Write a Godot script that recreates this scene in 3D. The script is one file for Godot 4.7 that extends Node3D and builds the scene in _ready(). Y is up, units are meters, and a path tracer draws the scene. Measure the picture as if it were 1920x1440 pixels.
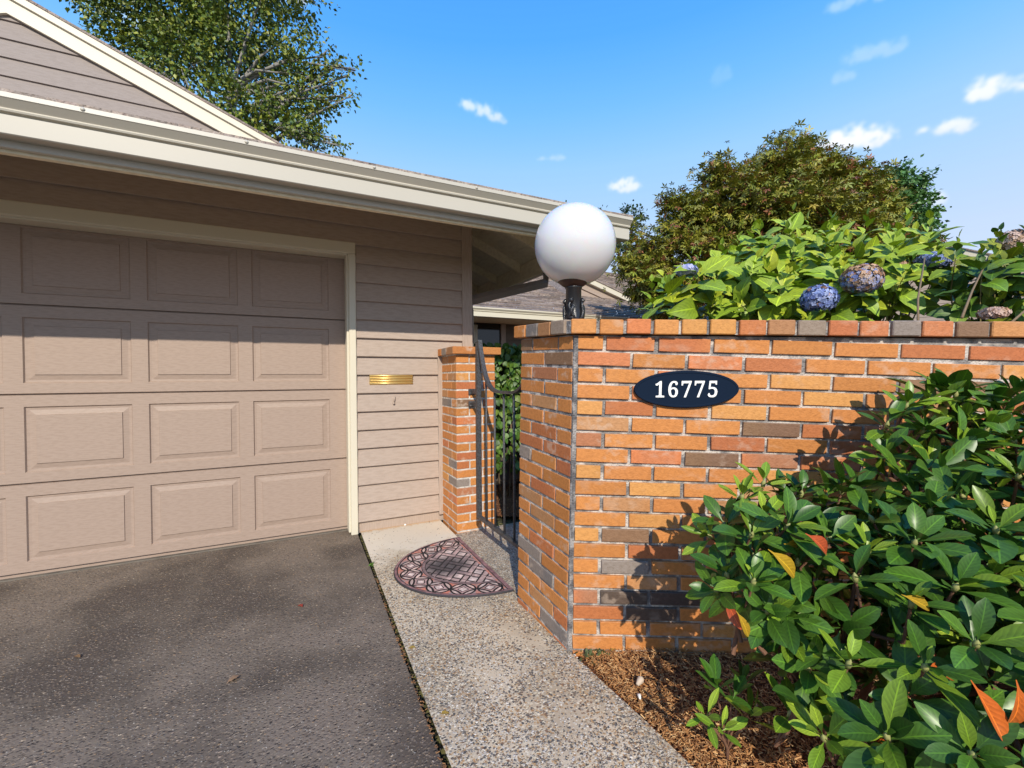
extends Node3D

# ---------------------------------------------------------------- helpers
var rng := RandomNumberGenerator.new()
var taken := {}
var M := {}
const SUN := Vector3(0.305, -0.53, -0.789)      # the way the sunlight travels

func lin(r: float, g: float, b: float) -> Color:
	return Color(r * 1.14, g * 1.14, b * 1.14).linear_to_srgb()

func rnd(a: float, b: float) -> float:
	return rng.randf_range(a, b)

func numbered(parent: Node, called: String) -> String:
	var key := "%d/%s" % [parent.get_instance_id(), called]
	var k: int = taken.get(key, 0)
	taken[key] = k + 1
	return called if k == 0 else "%s_%03d" % [called, k]

func tag(o: Node, label: String, category: String, group := "") -> void:
	o.set_meta("label", label)
	o.set_meta("category", category)
	if group != "":
		o.set_meta("group", group)

func thing(called: String, label: String, category: String, at := Vector3.ZERO, group := "") -> Node3D:
	var o := Node3D.new()
	o.name = numbered(self, called)
	add_child(o, true)
	o.position = at
	tag(o, label, category, group)
	return o

func put(parent: Node, called: String, mesh: Mesh, mat: Material, xf := Transform3D()) -> MeshInstance3D:
	var o := MeshInstance3D.new()
	o.mesh = mesh
	o.material_override = mat
	o.name = numbered(parent, called)
	o.transform = xf
	parent.add_child(o, true)
	return o

func structure(o: Node) -> Node:
	o.set_meta("kind", "structure")
	return o

func stuff(o: Node) -> Node:
	o.set_meta("kind", "stuff")
	return o

func begin(flat := true) -> SurfaceTool:
	var st := SurfaceTool.new()
	st.begin(Mesh.PRIMITIVE_TRIANGLES)
	st.set_smooth_group(-1 if flat else 0)
	return st

func done(st: SurfaceTool) -> ArrayMesh:
	st.generate_normals()
	st.index()
	return st.commit()

func tri(st: SurfaceTool, a: Vector3, b: Vector3, c: Vector3, out := Vector3.ZERO) -> void:
	if out != Vector3.ZERO and (b - a).cross(c - a).dot(out) > 0.0:
		st.add_vertex(a); st.add_vertex(c); st.add_vertex(b)
	else:
		st.add_vertex(a); st.add_vertex(b); st.add_vertex(c)

func quad(st: SurfaceTool, a: Vector3, b: Vector3, c: Vector3, d: Vector3, out := Vector3.ZERO) -> void:
	tri(st, a, b, c, out)
	tri(st, a, c, d, out)

# a box with chamfered edges
func cbox(st: SurfaceTool, c: Vector3, size: Vector3, bev := 0.003, basis := Basis()) -> void:
	var h := size * 0.5
	bev = minf(bev, minf(h.x, minf(h.y, h.z)) * 0.8)
	var v := func(sx: float, sy: float, sz: float, ax: int) -> Vector3:
		var p := Vector3(sx * (h.x - bev), sy * (h.y - bev), sz * (h.z - bev))
		var s := Vector3(sx, sy, sz)
		p[ax] = s[ax] * h[ax]
		return c + basis * p
	for ax in 3:
		for s in [-1.0, 1.0]:
			var q := []
			for t in [Vector2(-1, -1), Vector2(1, -1), Vector2(1, 1), Vector2(-1, 1)]:
				var e := Vector3.ZERO
				e[ax] = s; e[(ax + 1) % 3] = t.x; e[(ax + 2) % 3] = t.y
				q.append(v.call(e.x, e.y, e.z, ax))
			var o := Vector3.ZERO
			o[ax] = s
			quad(st, q[0], q[1], q[2], q[3], basis * o)
	for ax in 3:
		var b := (ax + 1) % 3
		var w := (ax + 2) % 3
		for s in [-1.0, 1.0]:
			for t in [-1.0, 1.0]:
				var e0 := Vector3.ZERO
				e0[ax] = s; e0[b] = t; e0[w] = -1.0
				var e1 := e0
				e1[w] = 1.0
				var o := Vector3.ZERO
				o[ax] = s; o[b] = t
				quad(st, v.call(e0.x, e0.y, e0.z, ax), v.call(e1.x, e1.y, e1.z, ax), v.call(e1.x, e1.y, e1.z, b), v.call(e0.x, e0.y, e0.z, b), basis * o)
	for sx in [-1.0, 1.0]:
		for sy in [-1.0, 1.0]:
			for sz in [-1.0, 1.0]:
				tri(st, v.call(sx, sy, sz, 0), v.call(sx, sy, sz, 1), v.call(sx, sy, sz, 2), basis * Vector3(sx, sy, sz))

func box_mesh(size: Vector3, bev := 0.003) -> ArrayMesh:
	var st := begin()
	cbox(st, Vector3.ZERO, size, bev)
	return done(st)

# box between two corners
func bx(parent: Node, called: String, a: Vector3, b: Vector3, mat: Material, bev := 0.003) -> MeshInstance3D:
	return put(parent, called, box_mesh((b - a).abs(), bev), mat, Transform3D(Basis(), (a + b) * 0.5))

# a flat polygon pushed along a vector
func extrude(st: SurfaceTool, poly: PackedVector3Array, by: Vector3) -> void:
	var n := by.normalized()
	var ux := n.cross(Vector3.UP if absf(n.y) < 0.9 else Vector3.RIGHT).normalized()
	var uy := n.cross(ux)
	var flat := PackedVector2Array()
	var mid := Vector3.ZERO
	for q in poly:
		flat.append(Vector2(q.dot(ux), q.dot(uy)))
		mid += q / poly.size()
	var area := 0.0
	for i in flat.size():
		area += flat[i].cross(flat[(i + 1) % flat.size()])
	var t := Geometry2D.triangulate_polygon(flat)
	for i in range(0, t.size(), 3):
		tri(st, poly[t[i]], poly[t[i + 1]], poly[t[i + 2]], -by)
		tri(st, poly[t[i]] + by, poly[t[i + 1]] + by, poly[t[i + 2]] + by, by)
	for i in poly.size():
		var a := poly[i]
		var b := poly[(i + 1) % poly.size()]
		var o := (b - a).cross(by)
		var e := Vector2((b - a).dot(ux), (b - a).dot(uy))
		var outward := Vector2(e.y, -e.x) * signf(area)
		o = ux * outward.x + uy * outward.y
		quad(st, a, b, b + by, a + by, o)

func slab(parent: Node, called: String, poly: PackedVector3Array, by: Vector3, mat: Material) -> MeshInstance3D:
	var st := begin()
	extrude(st, poly, by)
	return put(parent, called, done(st), mat)

func tube(st: SurfaceTool, pts: Array, radii: Array, sides := 6, cap := true) -> void:
	var rings := []
	var ref := Vector3(0.31, 0.2, 0.93).normalized()
	for i in pts.size():
		var d: Vector3
		if i == 0: d = pts[1] - pts[0]
		elif i == pts.size() - 1: d = pts[i] - pts[i - 1]
		else: d = pts[i + 1] - pts[i - 1]
		d = d.normalized()
		var u := d.cross(ref)
		if u.length() < 0.05: u = d.cross(Vector3.RIGHT)
		u = u.normalized()
		var w := d.cross(u)
		var ring := []
		for k in sides:
			var a := TAU * k / sides
			ring.append(pts[i] + (u * cos(a) + w * sin(a)) * radii[i])
		rings.append(ring)
	for i in pts.size() - 1:
		for k in sides:
			var k2 := (k + 1) % sides
			var m: Vector3 = (rings[i][k] + rings[i][k2]) * 0.5 - pts[i]
			quad(st, rings[i][k], rings[i][k2], rings[i + 1][k2], rings[i + 1][k], m)
	if cap:
		for k in sides:
			tri(st, pts[0], rings[0][k], rings[0][(k + 1) % sides], pts[0] - pts[1])
			var e := pts.size() - 1
			tri(st, pts[e], rings[e][k], rings[e][(k + 1) % sides], pts[e] - pts[e - 1])

func lathe(st: SurfaceTool, prof: Array, sides := 24, at := Vector3.ZERO) -> void:
	for i in prof.size() - 1:
		var p: Vector2 = prof[i]
		var q: Vector2 = prof[i + 1]
		for k in sides:
			var a := TAU * k / sides
			var b := TAU * (k + 1) / sides
			var da := Vector3(cos(a), 0, sin(a))
			var db := Vector3(cos(b), 0, sin(b))
			var n2 := Vector2(q.y - p.y, -(q.x - p.x))
			var o := (da + db) * 0.5 * n2.x + Vector3.UP * n2.y
			var p0 := at + da * p.x + Vector3.UP * p.y
			var p1 := at + db * p.x + Vector3.UP * p.y
			var q0 := at + da * q.x + Vector3.UP * q.y
			var q1 := at + db * q.x + Vector3.UP * q.y
			if p.x > 0.0: tri(st, p0, p1, q1, o)
			if q.x > 0.0: tri(st, p0, q1, q0, o)

func frame(dir: Vector3, nrm: Vector3) -> Basis:
	var y := dir.normalized()
	var z := nrm - y * nrm.dot(y)
	if z.length() < 0.01: z = y.cross(Vector3.RIGHT)
	z = z.normalized()
	return Basis(y.cross(z), y, z)

func rand_dir() -> Vector3:
	var z := rnd(-1, 1)
	var a := rnd(0, TAU)
	var r := sqrt(1 - z * z)
	return Vector3(r * cos(a), z, r * sin(a))

# ---------------------------------------------------------------- textures and materials
func noise(freq: float, sd: int, oct := 4, type := FastNoiseLite.TYPE_SIMPLEX_SMOOTH) -> FastNoiseLite:
	var n := FastNoiseLite.new()
	n.seed = sd
	n.frequency = freq
	n.noise_type = type
	n.fractal_type = FastNoiseLite.FRACTAL_FBM if oct > 1 else FastNoiseLite.FRACTAL_NONE
	n.fractal_octaves = oct
	return n

# grey picture remapped between two colours (sRGB), from seamless noise
func two_tone(size: int, n: FastNoiseLite, a: Color, b: Color, lo := 0.3, hi := 0.7) -> Image:
	var g := n.get_seamless_image(size, size)
	g.convert(Image.FORMAT_L8)
	var src := g.get_data()
	var lut := []
	for i in 256:
		var t := clampf((i / 255.0 - lo) / (hi - lo), 0, 1)
		var c := a.lerp(b, t)
		lut.append([c.r8, c.g8, c.b8])
	var dst := PackedByteArray()
	dst.resize(size * size * 3)
	var k := 0
	for i in src.size():
		var e: Array = lut[src[i]]
		dst[k] = e[0]; dst[k + 1] = e[1]; dst[k + 2] = e[2]
		k += 3
	return Image.create_from_data(size, size, false, Image.FORMAT_RGB8, dst)

func specks(im: Image, count: int, smin: int, smax: int, cols: Array, strength := 1.0) -> void:
	var w := im.get_width()
	var h := im.get_height()
	for i in count:
		var c: Color = cols[rng.randi() % cols.size()]
		var x := rng.randi() % w
		var y := rng.randi() % h
		var sx := rng.randi_range(smin, smax)
		var sy := maxi(smin, sx - (rng.randi() % 2))
		if strength < 1.0:
			c = im.get_pixel(x, y).lerp(c, strength)
		im.fill_rect(Rect2i(x, y, sx, sy), c)

func tex(im: Image) -> ImageTexture:
	im.generate_mipmaps()
	return ImageTexture.create_from_image(im)

func normal_tex(n: FastNoiseLite, size: int, strength: float) -> ImageTexture:
	var g := n.get_seamless_image(size, size)
	g.convert(Image.FORMAT_RGBA8)
	g.bump_map_to_normal_map(strength)
	return tex(g)

func mat(c: Color, rough := 0.8, metal := 0.0) -> StandardMaterial3D:
	var m := StandardMaterial3D.new()
	m.albedo_color = c
	m.roughness = rough
	m.metallic = metal
	return m

func tri_map(m: StandardMaterial3D, scale: Vector3, world := true) -> StandardMaterial3D:
	m.uv1_triplanar = true
	m.uv1_world_triplanar = world
	m.uv1_triplanar_sharpness = 4.0
	m.uv1_scale = scale
	return m

func bumps(m: StandardMaterial3D, t: Texture2D, s: float) -> StandardMaterial3D:
	m.normal_enabled = true
	m.normal_texture = t
	m.normal_scale = s
	return m

func make_materials() -> void:
	var fine := normal_tex(noise(0.05, 3, 5), 512, 6.0)
	var grainy := normal_tex(noise(0.16, 4, 3), 512, 8.0)
	var white := Color(1, 1, 1)
	var pale := Color(1.06, 1.06, 1.06)
	# painted timber: faint grain, dirt and a little unevenness
	var timber_im := two_tone(512, noise(0.02, 11, 5), Color(0.955, 0.95, 0.945), white, 0.25, 0.65)
	specks(timber_im, 60, 1, 2, [Color(0.62, 0.58, 0.54)], 0.5)
	var timber := tex(timber_im)
	M.siding = bumps(tri_map(mat(lin(0.358, 0.280, 0.226), 0.62), Vector3(0.9, 5.0, 5.0)), normal_tex(noise(0.06, 21, 4), 512, 7.0), 0.13)
	M.siding.albedo_texture = timber
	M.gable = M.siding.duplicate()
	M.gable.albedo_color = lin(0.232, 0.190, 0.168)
	M.trim = bumps(tri_map(mat(lin(0.362, 0.284, 0.229), 0.6), Vector3(6.0, 0.8, 5.0)), fine, 0.06)
	M.trim.albedo_texture = timber
	M.door = bumps(tri_map(mat(lin(0.326, 0.241, 0.189), 0.55), Vector3(1.6, 9.0, 3.0)), normal_tex(noise(0.05, 33, 5), 512, 6.0), 0.09)
	M.door.albedo_texture = timber
	M.cream = tri_map(mat(lin(0.57, 0.52, 0.405), 0.5), Vector3(2, 2, 2))
	M.gutter = tri_map(mat(lin(0.455, 0.420, 0.350), 0.42), Vector3(0.7, 3, 3))
	M.soffit = tri_map(mat(lin(0.78, 0.70, 0.51), 0.7), Vector3(2, 2, 1))
	M.soffit.albedo_texture = timber
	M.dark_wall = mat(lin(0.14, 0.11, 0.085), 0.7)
	# brick: colour per brick comes from its vertices; the picture adds pores, sand and stain
	var bk := two_tone(1024, noise(0.035, 5, 6), Color(0.935, 0.925, 0.91), white, 0.28, 0.62)
	specks(bk, 5200, 1, 2, [Color(0.45, 0.36, 0.30), Color(0.55, 0.47, 0.42)], 0.8)
	specks(bk, 2600, 1, 2, [Color(1, 0.98, 0.92)], 0.8)
	M.brick = bumps(tri_map(mat(pale, 0.7), Vector3(1.35, 1.35, 1.35)), grainy, 0.12)
	M.brick.albedo_texture = tex(bk)
	M.brick.vertex_color_use_as_albedo = true
	# lime bloom and mortar smeared on the bricks
	var na := noise(0.011, 15, 5)
	var nb := noise(0.045, 16, 4)
	var ga := na.get_seamless_image(512, 512)
	var gb := nb.get_seamless_image(512, 512)
	ga.convert(Image.FORMAT_L8)
	gb.convert(Image.FORMAT_L8)
	var da := ga.get_data()
	var db := gb.get_data()
	var bloom := PackedByteArray()
	bloom.resize(512 * 512 * 4)
	for i in da.size():
		var t := smoothstep(0.60, 0.82, da[i] / 255.0) * smoothstep(0.40, 0.70, db[i] / 255.0)
		bloom[i * 4] = 205
		bloom[i * 4 + 1] = 182
		bloom[i * 4 + 2] = 160
		bloom[i * 4 + 3] = int(t * 120.0)
	M.brick.detail_enabled = true
	M.brick.detail_blend_mode = BaseMaterial3D.BLEND_MODE_MIX
	M.brick.detail_uv_layer = BaseMaterial3D.DETAIL_UV_2
	M.brick.detail_albedo = ImageTexture.create_from_image(Image.create_from_data(512, 512, false, Image.FORMAT_RGBA8, bloom))
	M.brick.uv2_triplanar = true
	M.brick.uv2_world_triplanar = true
	M.brick.uv2_scale = Vector3(0.85, 0.85, 0.85)
	var mo := two_tone(1024, noise(0.010, 9, 6), Color(0.43, 0.42, 0.415), Color(0.72, 0.69, 0.655), 0.36, 0.62)
	specks(mo, 22000, 1, 2, [Color(0.32, 0.31, 0.30), Color(0.76, 0.73, 0.69), Color(0.55, 0.5, 0.45), Color(0.7, 0.66, 0.6)], 0.4)
	M.mortar = bumps(tri_map(mat(pale, 0.95), Vector3(1.1, 1.1, 1.1)), grainy, 0.45)
	M.mortar.albedo_texture = tex(mo)
	M.strip = M.mortar.duplicate()
	M.strip.albedo_color = Color(0.86, 0.86, 0.87)
	M.white_mortar = bumps(tri_map(mat(pale, 0.95), Vector3(1.6, 1.6, 1.6)), grainy, 0.8)
	M.white_mortar.albedo_texture = tex(two_tone(512, noise(0.02, 19, 5), Color(0.70, 0.67, 0.63), Color(0.84, 0.81, 0.77), 0.3, 0.7))
	M.twig = bumps(tri_map(mat(lin(0.20, 0.14, 0.08), 0.85), Vector3(5, 5, 5)), grainy, 0.8)
	M.iron = bumps(tri_map(mat(lin(0.055, 0.056, 0.060), 0.45), Vector3(6, 6, 6)), fine, 0.5)
	M.iron.albedo_texture = tex(two_tone(256, noise(0.03, 71, 4), Color(0.75, 0.68, 0.62), white, 0.3, 0.5))
	M.cast = bumps(tri_map(mat(lin(0.016, 0.016, 0.018), 0.22), Vector3(8, 8, 8)), fine, 0.5)
	M.rust = bumps(tri_map(mat(lin(0.045, 0.02, 0.014), 0.45), Vector3(8, 8, 8)), fine, 0.5)
	M.globe = mat(lin(0.60, 0.595, 0.60), 0.07)
	M.globe.metallic_specular = 0.5
	M.globe.subsurf_scatter_enabled = true
	M.globe.subsurf_scatter_strength = 0.6
	M.plate = mat(lin(0.008, 0.015, 0.030), 0.45)
	M.plate.metallic_specular = 0.12
	M.digit = mat(lin(0.80, 0.78, 0.72), 0.5)
	M.brass = mat(lin(0.72, 0.52, 0.20), 0.36, 0.75)
	M.pipe = mat(lin(0.20, 0.16, 0.135), 0.5)
	M.glass = mat(lin(0.010, 0.011, 0.012), 0.06)
	# ground
	var mulch_im := two_tone(1024, noise(0.03, 41, 5), Color(0.34, 0.19, 0.09), Color(0.56, 0.34, 0.17), 0.3, 0.7)
	specks(mulch_im, 9000, 2, 9, [Color(0.5, 0.31, 0.17), Color(0.25, 0.14, 0.07), Color(0.6, 0.4, 0.24)], 0.7)
	M.mulch = bumps(tri_map(mat(pale, 0.95), Vector3(1.2, 1.2, 1.2)), grainy, 1.5)
	M.mulch.albedo_texture = tex(mulch_im)
	M.chip = mat(white, 0.9)
	M.chip.vertex_color_use_as_albedo = true
	M.earth = bumps(tri_map(mat(pale, 0.95), Vector3(0.35, 0.35, 0.35)), grainy, 1.0)
	M.earth.albedo_texture = tex(two_tone(512, noise(0.02, 43, 5), Color(0.25, 0.24, 0.12), Color(0.40, 0.38, 0.22), 0.3, 0.7))
	var sh := two_tone(1024, noise(0.02, 51, 5), Color(0.50, 0.455, 0.42), Color(0.62, 0.56, 0.515), 0.3, 0.7)
	specks(sh, 3600, 6, 34, [Color(0.44, 0.40, 0.375), Color(0.60, 0.54, 0.50), Color(0.67, 0.61, 0.56), Color(0.52, 0.45, 0.42)], 0.5)
	specks(sh, 20000, 1, 2, [Color(0.25, 0.23, 0.22), Color(0.65, 0.6, 0.57)], 0.6)
	M.shingle = bumps(tri_map(mat(pale, 0.95), Vector3(0.5, 0.5, 0.5)), grainy, 0.4)
	M.shingle.albedo_texture = tex(sh)
	M.bark = bumps(tri_map(mat(lin(0.16, 0.075, 0.04), 0.8), Vector3(5, 5, 5)), grainy, 0.8)
	M.trunk = bumps(tri_map(mat(lin(0.27, 0.255, 0.23), 0.85), Vector3(1.5, 0.6, 1.5)), grainy, 0.8)
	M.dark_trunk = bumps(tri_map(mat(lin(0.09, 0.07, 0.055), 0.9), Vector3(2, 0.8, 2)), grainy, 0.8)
	# leaves: colour from the vertices, veins from the picture
	M.leaf = leaf_mat(vein_picture(0.24, 9), 0.34, 0.5)
	M.leaf.metallic_specular = 0.38
	M.soft_leaf = leaf_mat(vein_picture(0.42, 8), 0.5, 0.6)
	M.tree_leaf = leaf_mat(null, 0.5, 0.55)
	M.petal = leaf_mat(null, 0.7, 0.4)

func leaf_mat(t: Texture2D, rough: float, back: float) -> StandardMaterial3D:
	var m := mat(Color(1, 1, 1), rough)
	m.vertex_color_use_as_albedo = true
	m.cull_mode = BaseMaterial3D.CULL_DISABLED
	m.backlight_enabled = true
	m.backlight = Color(back * 0.5, back * 0.62, back * 0.2)
	if t: m.albedo_texture = t
	return m

# leaf print: light midrib, thin side veins
func vein_picture(slope: float, pairs: int) -> ImageTexture:
	var w := 64
	var h := 128
	var im := Image.create(w, h, false, Image.FORMAT_RGB8)
	var n := noise(0.05, 77, 3)
	for y in h:
		for x in w:
			var u := absf((x + 0.5) / w - 0.5) * 2.0
			var v := (y + 0.5) / h
			var g := 0.80 + 0.07 * n.get_noise_2d(x, y)
			var f := fposmod((v - u * slope) * pairs, 1.0)
			g -= 0.10 * smoothstep(0.0, 0.12, f) * (1.0 - smoothstep(0.12, 0.9, f)) * (1.0 - u * 0.5)
			var c := Color(g, g, g)
			if f > 0.92: c = c.lerp(Color(0.92, 0.98, 0.80), 0.55 * (1.0 - u))
			if u < 0.07: c = Color(1, 1, 0.86)
			im.set_pixel(x, y, c)
	return tex(im)

# ---------------------------------------------------------------- leaves
# a leaf along +y, its face towards +z; shape: list of half-widths (share of width) along its length
func leaf_mesh(length: float, width: float, shape: Array, fold: float, curl: float, col: Color, wave := 0.0) -> ArrayMesh:
	var st := SurfaceTool.new()
	st.begin(Mesh.PRIMITIVE_TRIANGLES)
	var n := shape.size()
	var L := []
	var C := []
	var R := []
	var y := 0.0
	var z := 0.0
	for i in n:
		var t := i / float(n - 1)
		var ang := curl * t
		if i > 0:
			y += cos(ang) * length / (n - 1)
			z -= sin(ang) * length / (n - 1)
		var w: float = shape[i] * width * 0.5
		var wv := wave * width * (1.0 if i % 2 == 0 else -1.0)
		C.append(Vector3(0, y, z))
		L.append(Vector3(-w * cos(fold), y, z + w * sin(fold) + wv))
		R.append(Vector3(w * cos(fold), y, z + w * sin(fold) - wv * 0.6))
	for i in n - 1:
		var t0 := i / float(n - 1)
		var t1 := (i + 1) / float(n - 1)
		for sd in 2:
			var A: Array = L if sd == 0 else R
			var ue := 0.0 if sd == 0 else 1.0
			var q := [[A[i], ue, t0], [C[i], 0.5, t0], [C[i + 1], 0.5, t1], [A[i + 1], ue, t1]]
			var order := [0, 2, 1, 0, 3, 2] if sd == 0 else [0, 1, 2, 0, 2, 3]
			for k in order:
				st.set_color(col)
				st.set_uv(Vector2(q[k][1], q[k][2]))
				st.set_smooth_group(0)
				st.add_vertex(q[k][0])
	st.generate_normals()
	st.index()
	return st.commit()

# five-pointed maple leaf
func maple_leaf(size: float, col: Color) -> ArrayMesh:
	var st := begin(false)
	var tips := [[-2.0, 0.55], [-1.05, 0.85], [0.0, 1.0], [1.05, 0.85], [2.0, 0.55]]
	for t in tips:
		var a: float = t[0]
		var r: float = t[1] * size
		var d := Vector3(sin(a), cos(a), 0)
		var s := Vector3(cos(a), -sin(a), 0)
		st.set_color(col)
		var z := Vector3(0, 0, -0.16 * r)
		tri(st, Vector3.ZERO, d * r * 0.5 + s * r * 0.17, d * r + z, Vector3.BACK)
		tri(st, Vector3.ZERO, d * r + z, d * r * 0.5 - s * r * 0.17, Vector3.BACK)
	return done(st)

func simple_leaf(size: float, col: Color) -> ArrayMesh:
	var st := begin(false)
	st.set_color(col)
	var a := Vector3(0, 0, 0)
	var b := Vector3(0, size, -0.1 * size)
	var l := Vector3(-size * 0.34, size * 0.42, size * 0.07)
	var r := Vector3(size * 0.34, size * 0.42, size * 0.07)
	tri(st, a, l, b, Vector3.BACK)
	tri(st, a, b, r, Vector3.BACK)
	return done(st)

# one object holding many small leaves
func leaf_cloud(parent: Node, called: String, mesh: Mesh, xfs: Array, cols: Array, m: Material) -> void:
	var mm := MultiMesh.new()
	mm.transform_format = MultiMesh.TRANSFORM_3D
	mm.use_colors = true
	mm.mesh = mesh
	mm.instance_count = xfs.size()
	for i in xfs.size():
		mm.set_instance_transform(i, xfs[i])
		mm.set_instance_color(i, cols[i])
	var o := MultiMeshInstance3D.new()
	o.multimesh = mm
	o.material_override = m
	o.name = numbered(parent, called)
	parent.add_child(o, true)
	stuff(o)

# ---------------------------------------------------------------- the place
func _ready() -> void:
	rng.seed = 20250
	view_and_light()
	make_materials()
	grounds()
	stones()
	garage()
	house_behind()
	far_house()
	brick_wall()
	pillar()
	gate()
	lamp()
	plaque()
	door_mat()
	shrubs()
	trees()
	small_things()

func view_and_light() -> void:
	var cam := Camera3D.new()
	cam.name = "camera"
	cam.transform = Transform3D(Basis(Vector3(0.89645, -0.00577, 0.44311), Vector3(0.01186, 0.99987, -0.01097), Vector3(-0.44299, 0.01509, 0.8964)).orthonormalized(), Vector3(-0.2787, 1.2014, 3.5733))
	cam.fov = 82.195
	cam.near = 0.05
	cam.far = 400.0
	add_child(cam)
	cam.current = true
	var env := Environment.new()
	env.background_mode = Environment.BG_SKY
	var sm := PanoramaSkyMaterial.new()
	sm.panorama = sky_picture()
	var sky := Sky.new()
	sky.sky_material = sm
	env.sky = sky
	env.background_energy_multiplier = 1.0
	env.tonemap_mode = Environment.TONE_MAPPER_LINEAR
	env.tonemap_exposure = 1.32
	env.sdfgi_enabled = true
	env.ssao_enabled = true
	env.ssil_enabled = true
	var we := WorldEnvironment.new()
	we.name = "sky"
	we.environment = env
	add_child(we)
	structure(we)
	var sun := DirectionalLight3D.new()
	sun.name = "sun"
	sun.light_energy = 1.12
	sun.light_color = Color(1.0, 0.965, 0.905)
	sun.light_angular_distance = 0.5
	sun.shadow_enabled = true
	add_child(sun)
	sun.look_at_from_position(-SUN * 20.0, Vector3.ZERO, Vector3.UP)

# clear late-summer sky, deep blue overhead and pale low down, a few small puffs of cloud all round
func sky_picture() -> ImageTexture:
	var w := 2048
	var h := 1024
	var im := Image.create(w, h, false, Image.FORMAT_RGB8)
	var stops := [[0.0, Color8(200, 211, 229)], [6.0, Color8(194, 208, 229)], [13.5, Color8(180, 200, 230)], [19.0, Color8(163, 195, 231)], [25.0, Color8(142, 188, 233)], [31.0, Color8(108, 173, 236)], [37.0, Color8(81, 157, 235)], [50.0, Color8(60, 136, 222)], [90.0, Color8(45, 112, 200)]]
	for y in h:
		var el := 90.0 - 180.0 * (y + 0.5) / h
		var c: Color = Color8(150, 150, 140)
		if el >= 0.0:
			for i in stops.size() - 1:
				if el >= stops[i][0] and el <= stops[i + 1][0]:
					c = stops[i][1].lerp(stops[i + 1][1], (el - stops[i][0]) / (stops[i + 1][0] - stops[i][0]))
		im.fill_rect(Rect2i(0, y, w, 1), c)
	# azimuth, elevation, half sizes in degrees, tilt, strength
	var cl := [[22.7, 30.8, 2.7, 0.8, -20.0, 0.75], [64.4, 22.4, 3.5, 1.3, -14.0, 1.0], [70.4, 21.7, 1.9, 0.7, -16.0, 0.9], [74.2, 23.2, 2.3, 1.1, -12.0, 0.95], [65.6, 29.2, 2.6, 1.0, -6.0, 0.32], [63.0, 28.2, 0.9, 0.5, -6.0, 0.25], [41.1, 22.4, 2.2, 0.85, -8.0, 0.85], [69.8, 15.9, 1.0, 0.7, -10.0, 0.6], [31.3, 26.2, 1.6, 0.25, 0.0, 0.3], [51.3, 31.1, 1.3, 1.0, 20.0, 0.13], [64.0, 33.5, 2.2, 0.6, -10.0, 0.4], [-3.0, 37.5, 4.0, 2.2, 5.0, 0.9], [-10.0, 35.0, 3.0, 1.6, 0.0, 0.8]]
	for i in 46:
		cl.append([rnd(84.0, 348.0), rnd(8.0, 42.0), rnd(1.2, 4.0), rnd(0.5, 1.3), rnd(-10, 10), rnd(0.3, 1.0)])
	var n := noise(0.07, 91, 4)
	for c in cl:
		var k := w / 360.0
		var co := cos(deg_to_rad(c[1]))
		var cx: float = fposmod(c[0] / 360.0, 1.0) * w
		var cy: float = (90.0 - c[1]) / 180.0 * h
		var rx: float = c[2] * k / co
		var ry: float = c[3] * k
		var slope := tan(deg_to_rad(c[4]))
		var blobs := []
		for i in 9:
			var t := rnd(-0.85, 0.85)
			var big := rnd(0.55, 1.0) * (1.0 - 0.55 * t * t)
			blobs.append([cx + t * rx, cy - t * rx * slope * co + (0.35 - big * 0.75) * ry, rx * 0.36 * big + 1.0, ry * 0.75 * big + 0.8])
		for yy in range(int(cy - ry * 2.2 - rx * 0.3), int(cy + ry * 1.6 + rx * 0.3)):
			for xx in range(int(cx - rx * 1.6), int(cx + rx * 1.6)):
				var clear := 1.0
				for e in blobs:
					var u: float = (xx - e[0]) / e[2]
					var v: float = (yy - e[1]) / e[3]
					if v > 0.0: v *= 1.35
					var q := u * u + v * v
					if q < 6.0: clear *= 1.0 - 0.62 * exp(-q * 1.1)
				var a := 1.0 - clear
				a = clampf((a + 0.75 * n.get_noise_2d(xx * 2.2 + c[0] * 9.0, yy * 2.6) * sqrt(a) - 0.10) * 1.25, 0.0, 1.0)
				a = a * a * (3.0 - 2.0 * a) * c[5]
				if a > 0.006:
					var px := posmod(xx, w)
					var low := clampf((yy - cy) / ry * 0.6 + 0.35, 0.0, 1.0)
					im.set_pixel(px, yy, im.get_pixel(px, yy).lerp(Color8(228, 230, 236).lerp(Color8(212, 218, 232), low), a))
	return ImageTexture.create_from_image(im)

func flat_sheet(called: String, poly: PackedVector2Array, y: float, m: Material, uv0 := Vector2.ZERO, uvs := Vector2.ONE) -> MeshInstance3D:
	var st := begin()
	var t := Geometry2D.triangulate_polygon(poly)
	for i in range(0, t.size(), 3):
		var q := []
		for k in 3:
			q.append(poly[t[i + k]])
		if (q[1] - q[0]).cross(q[2] - q[0]) < 0.0:
			q = [q[0], q[2], q[1]]
		for k in 3:
			st.set_uv((q[k] - uv0) / uvs)
			st.add_vertex(Vector3(q[k].x, y, q[k].y))
	st.generate_normals()
	st.generate_tangents()
	var o := put(self, called, st.commit(), m)
	structure(o)
	return o

func stone_picture(w: int, h: int, base: Image, count: int, smin: int, smax: int, cols: Array, strength: float) -> Image:
	base.resize(w, h, Image.INTERPOLATE_CUBIC)
	specks(base, count, smin, smax, cols, strength)
	return base

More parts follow.
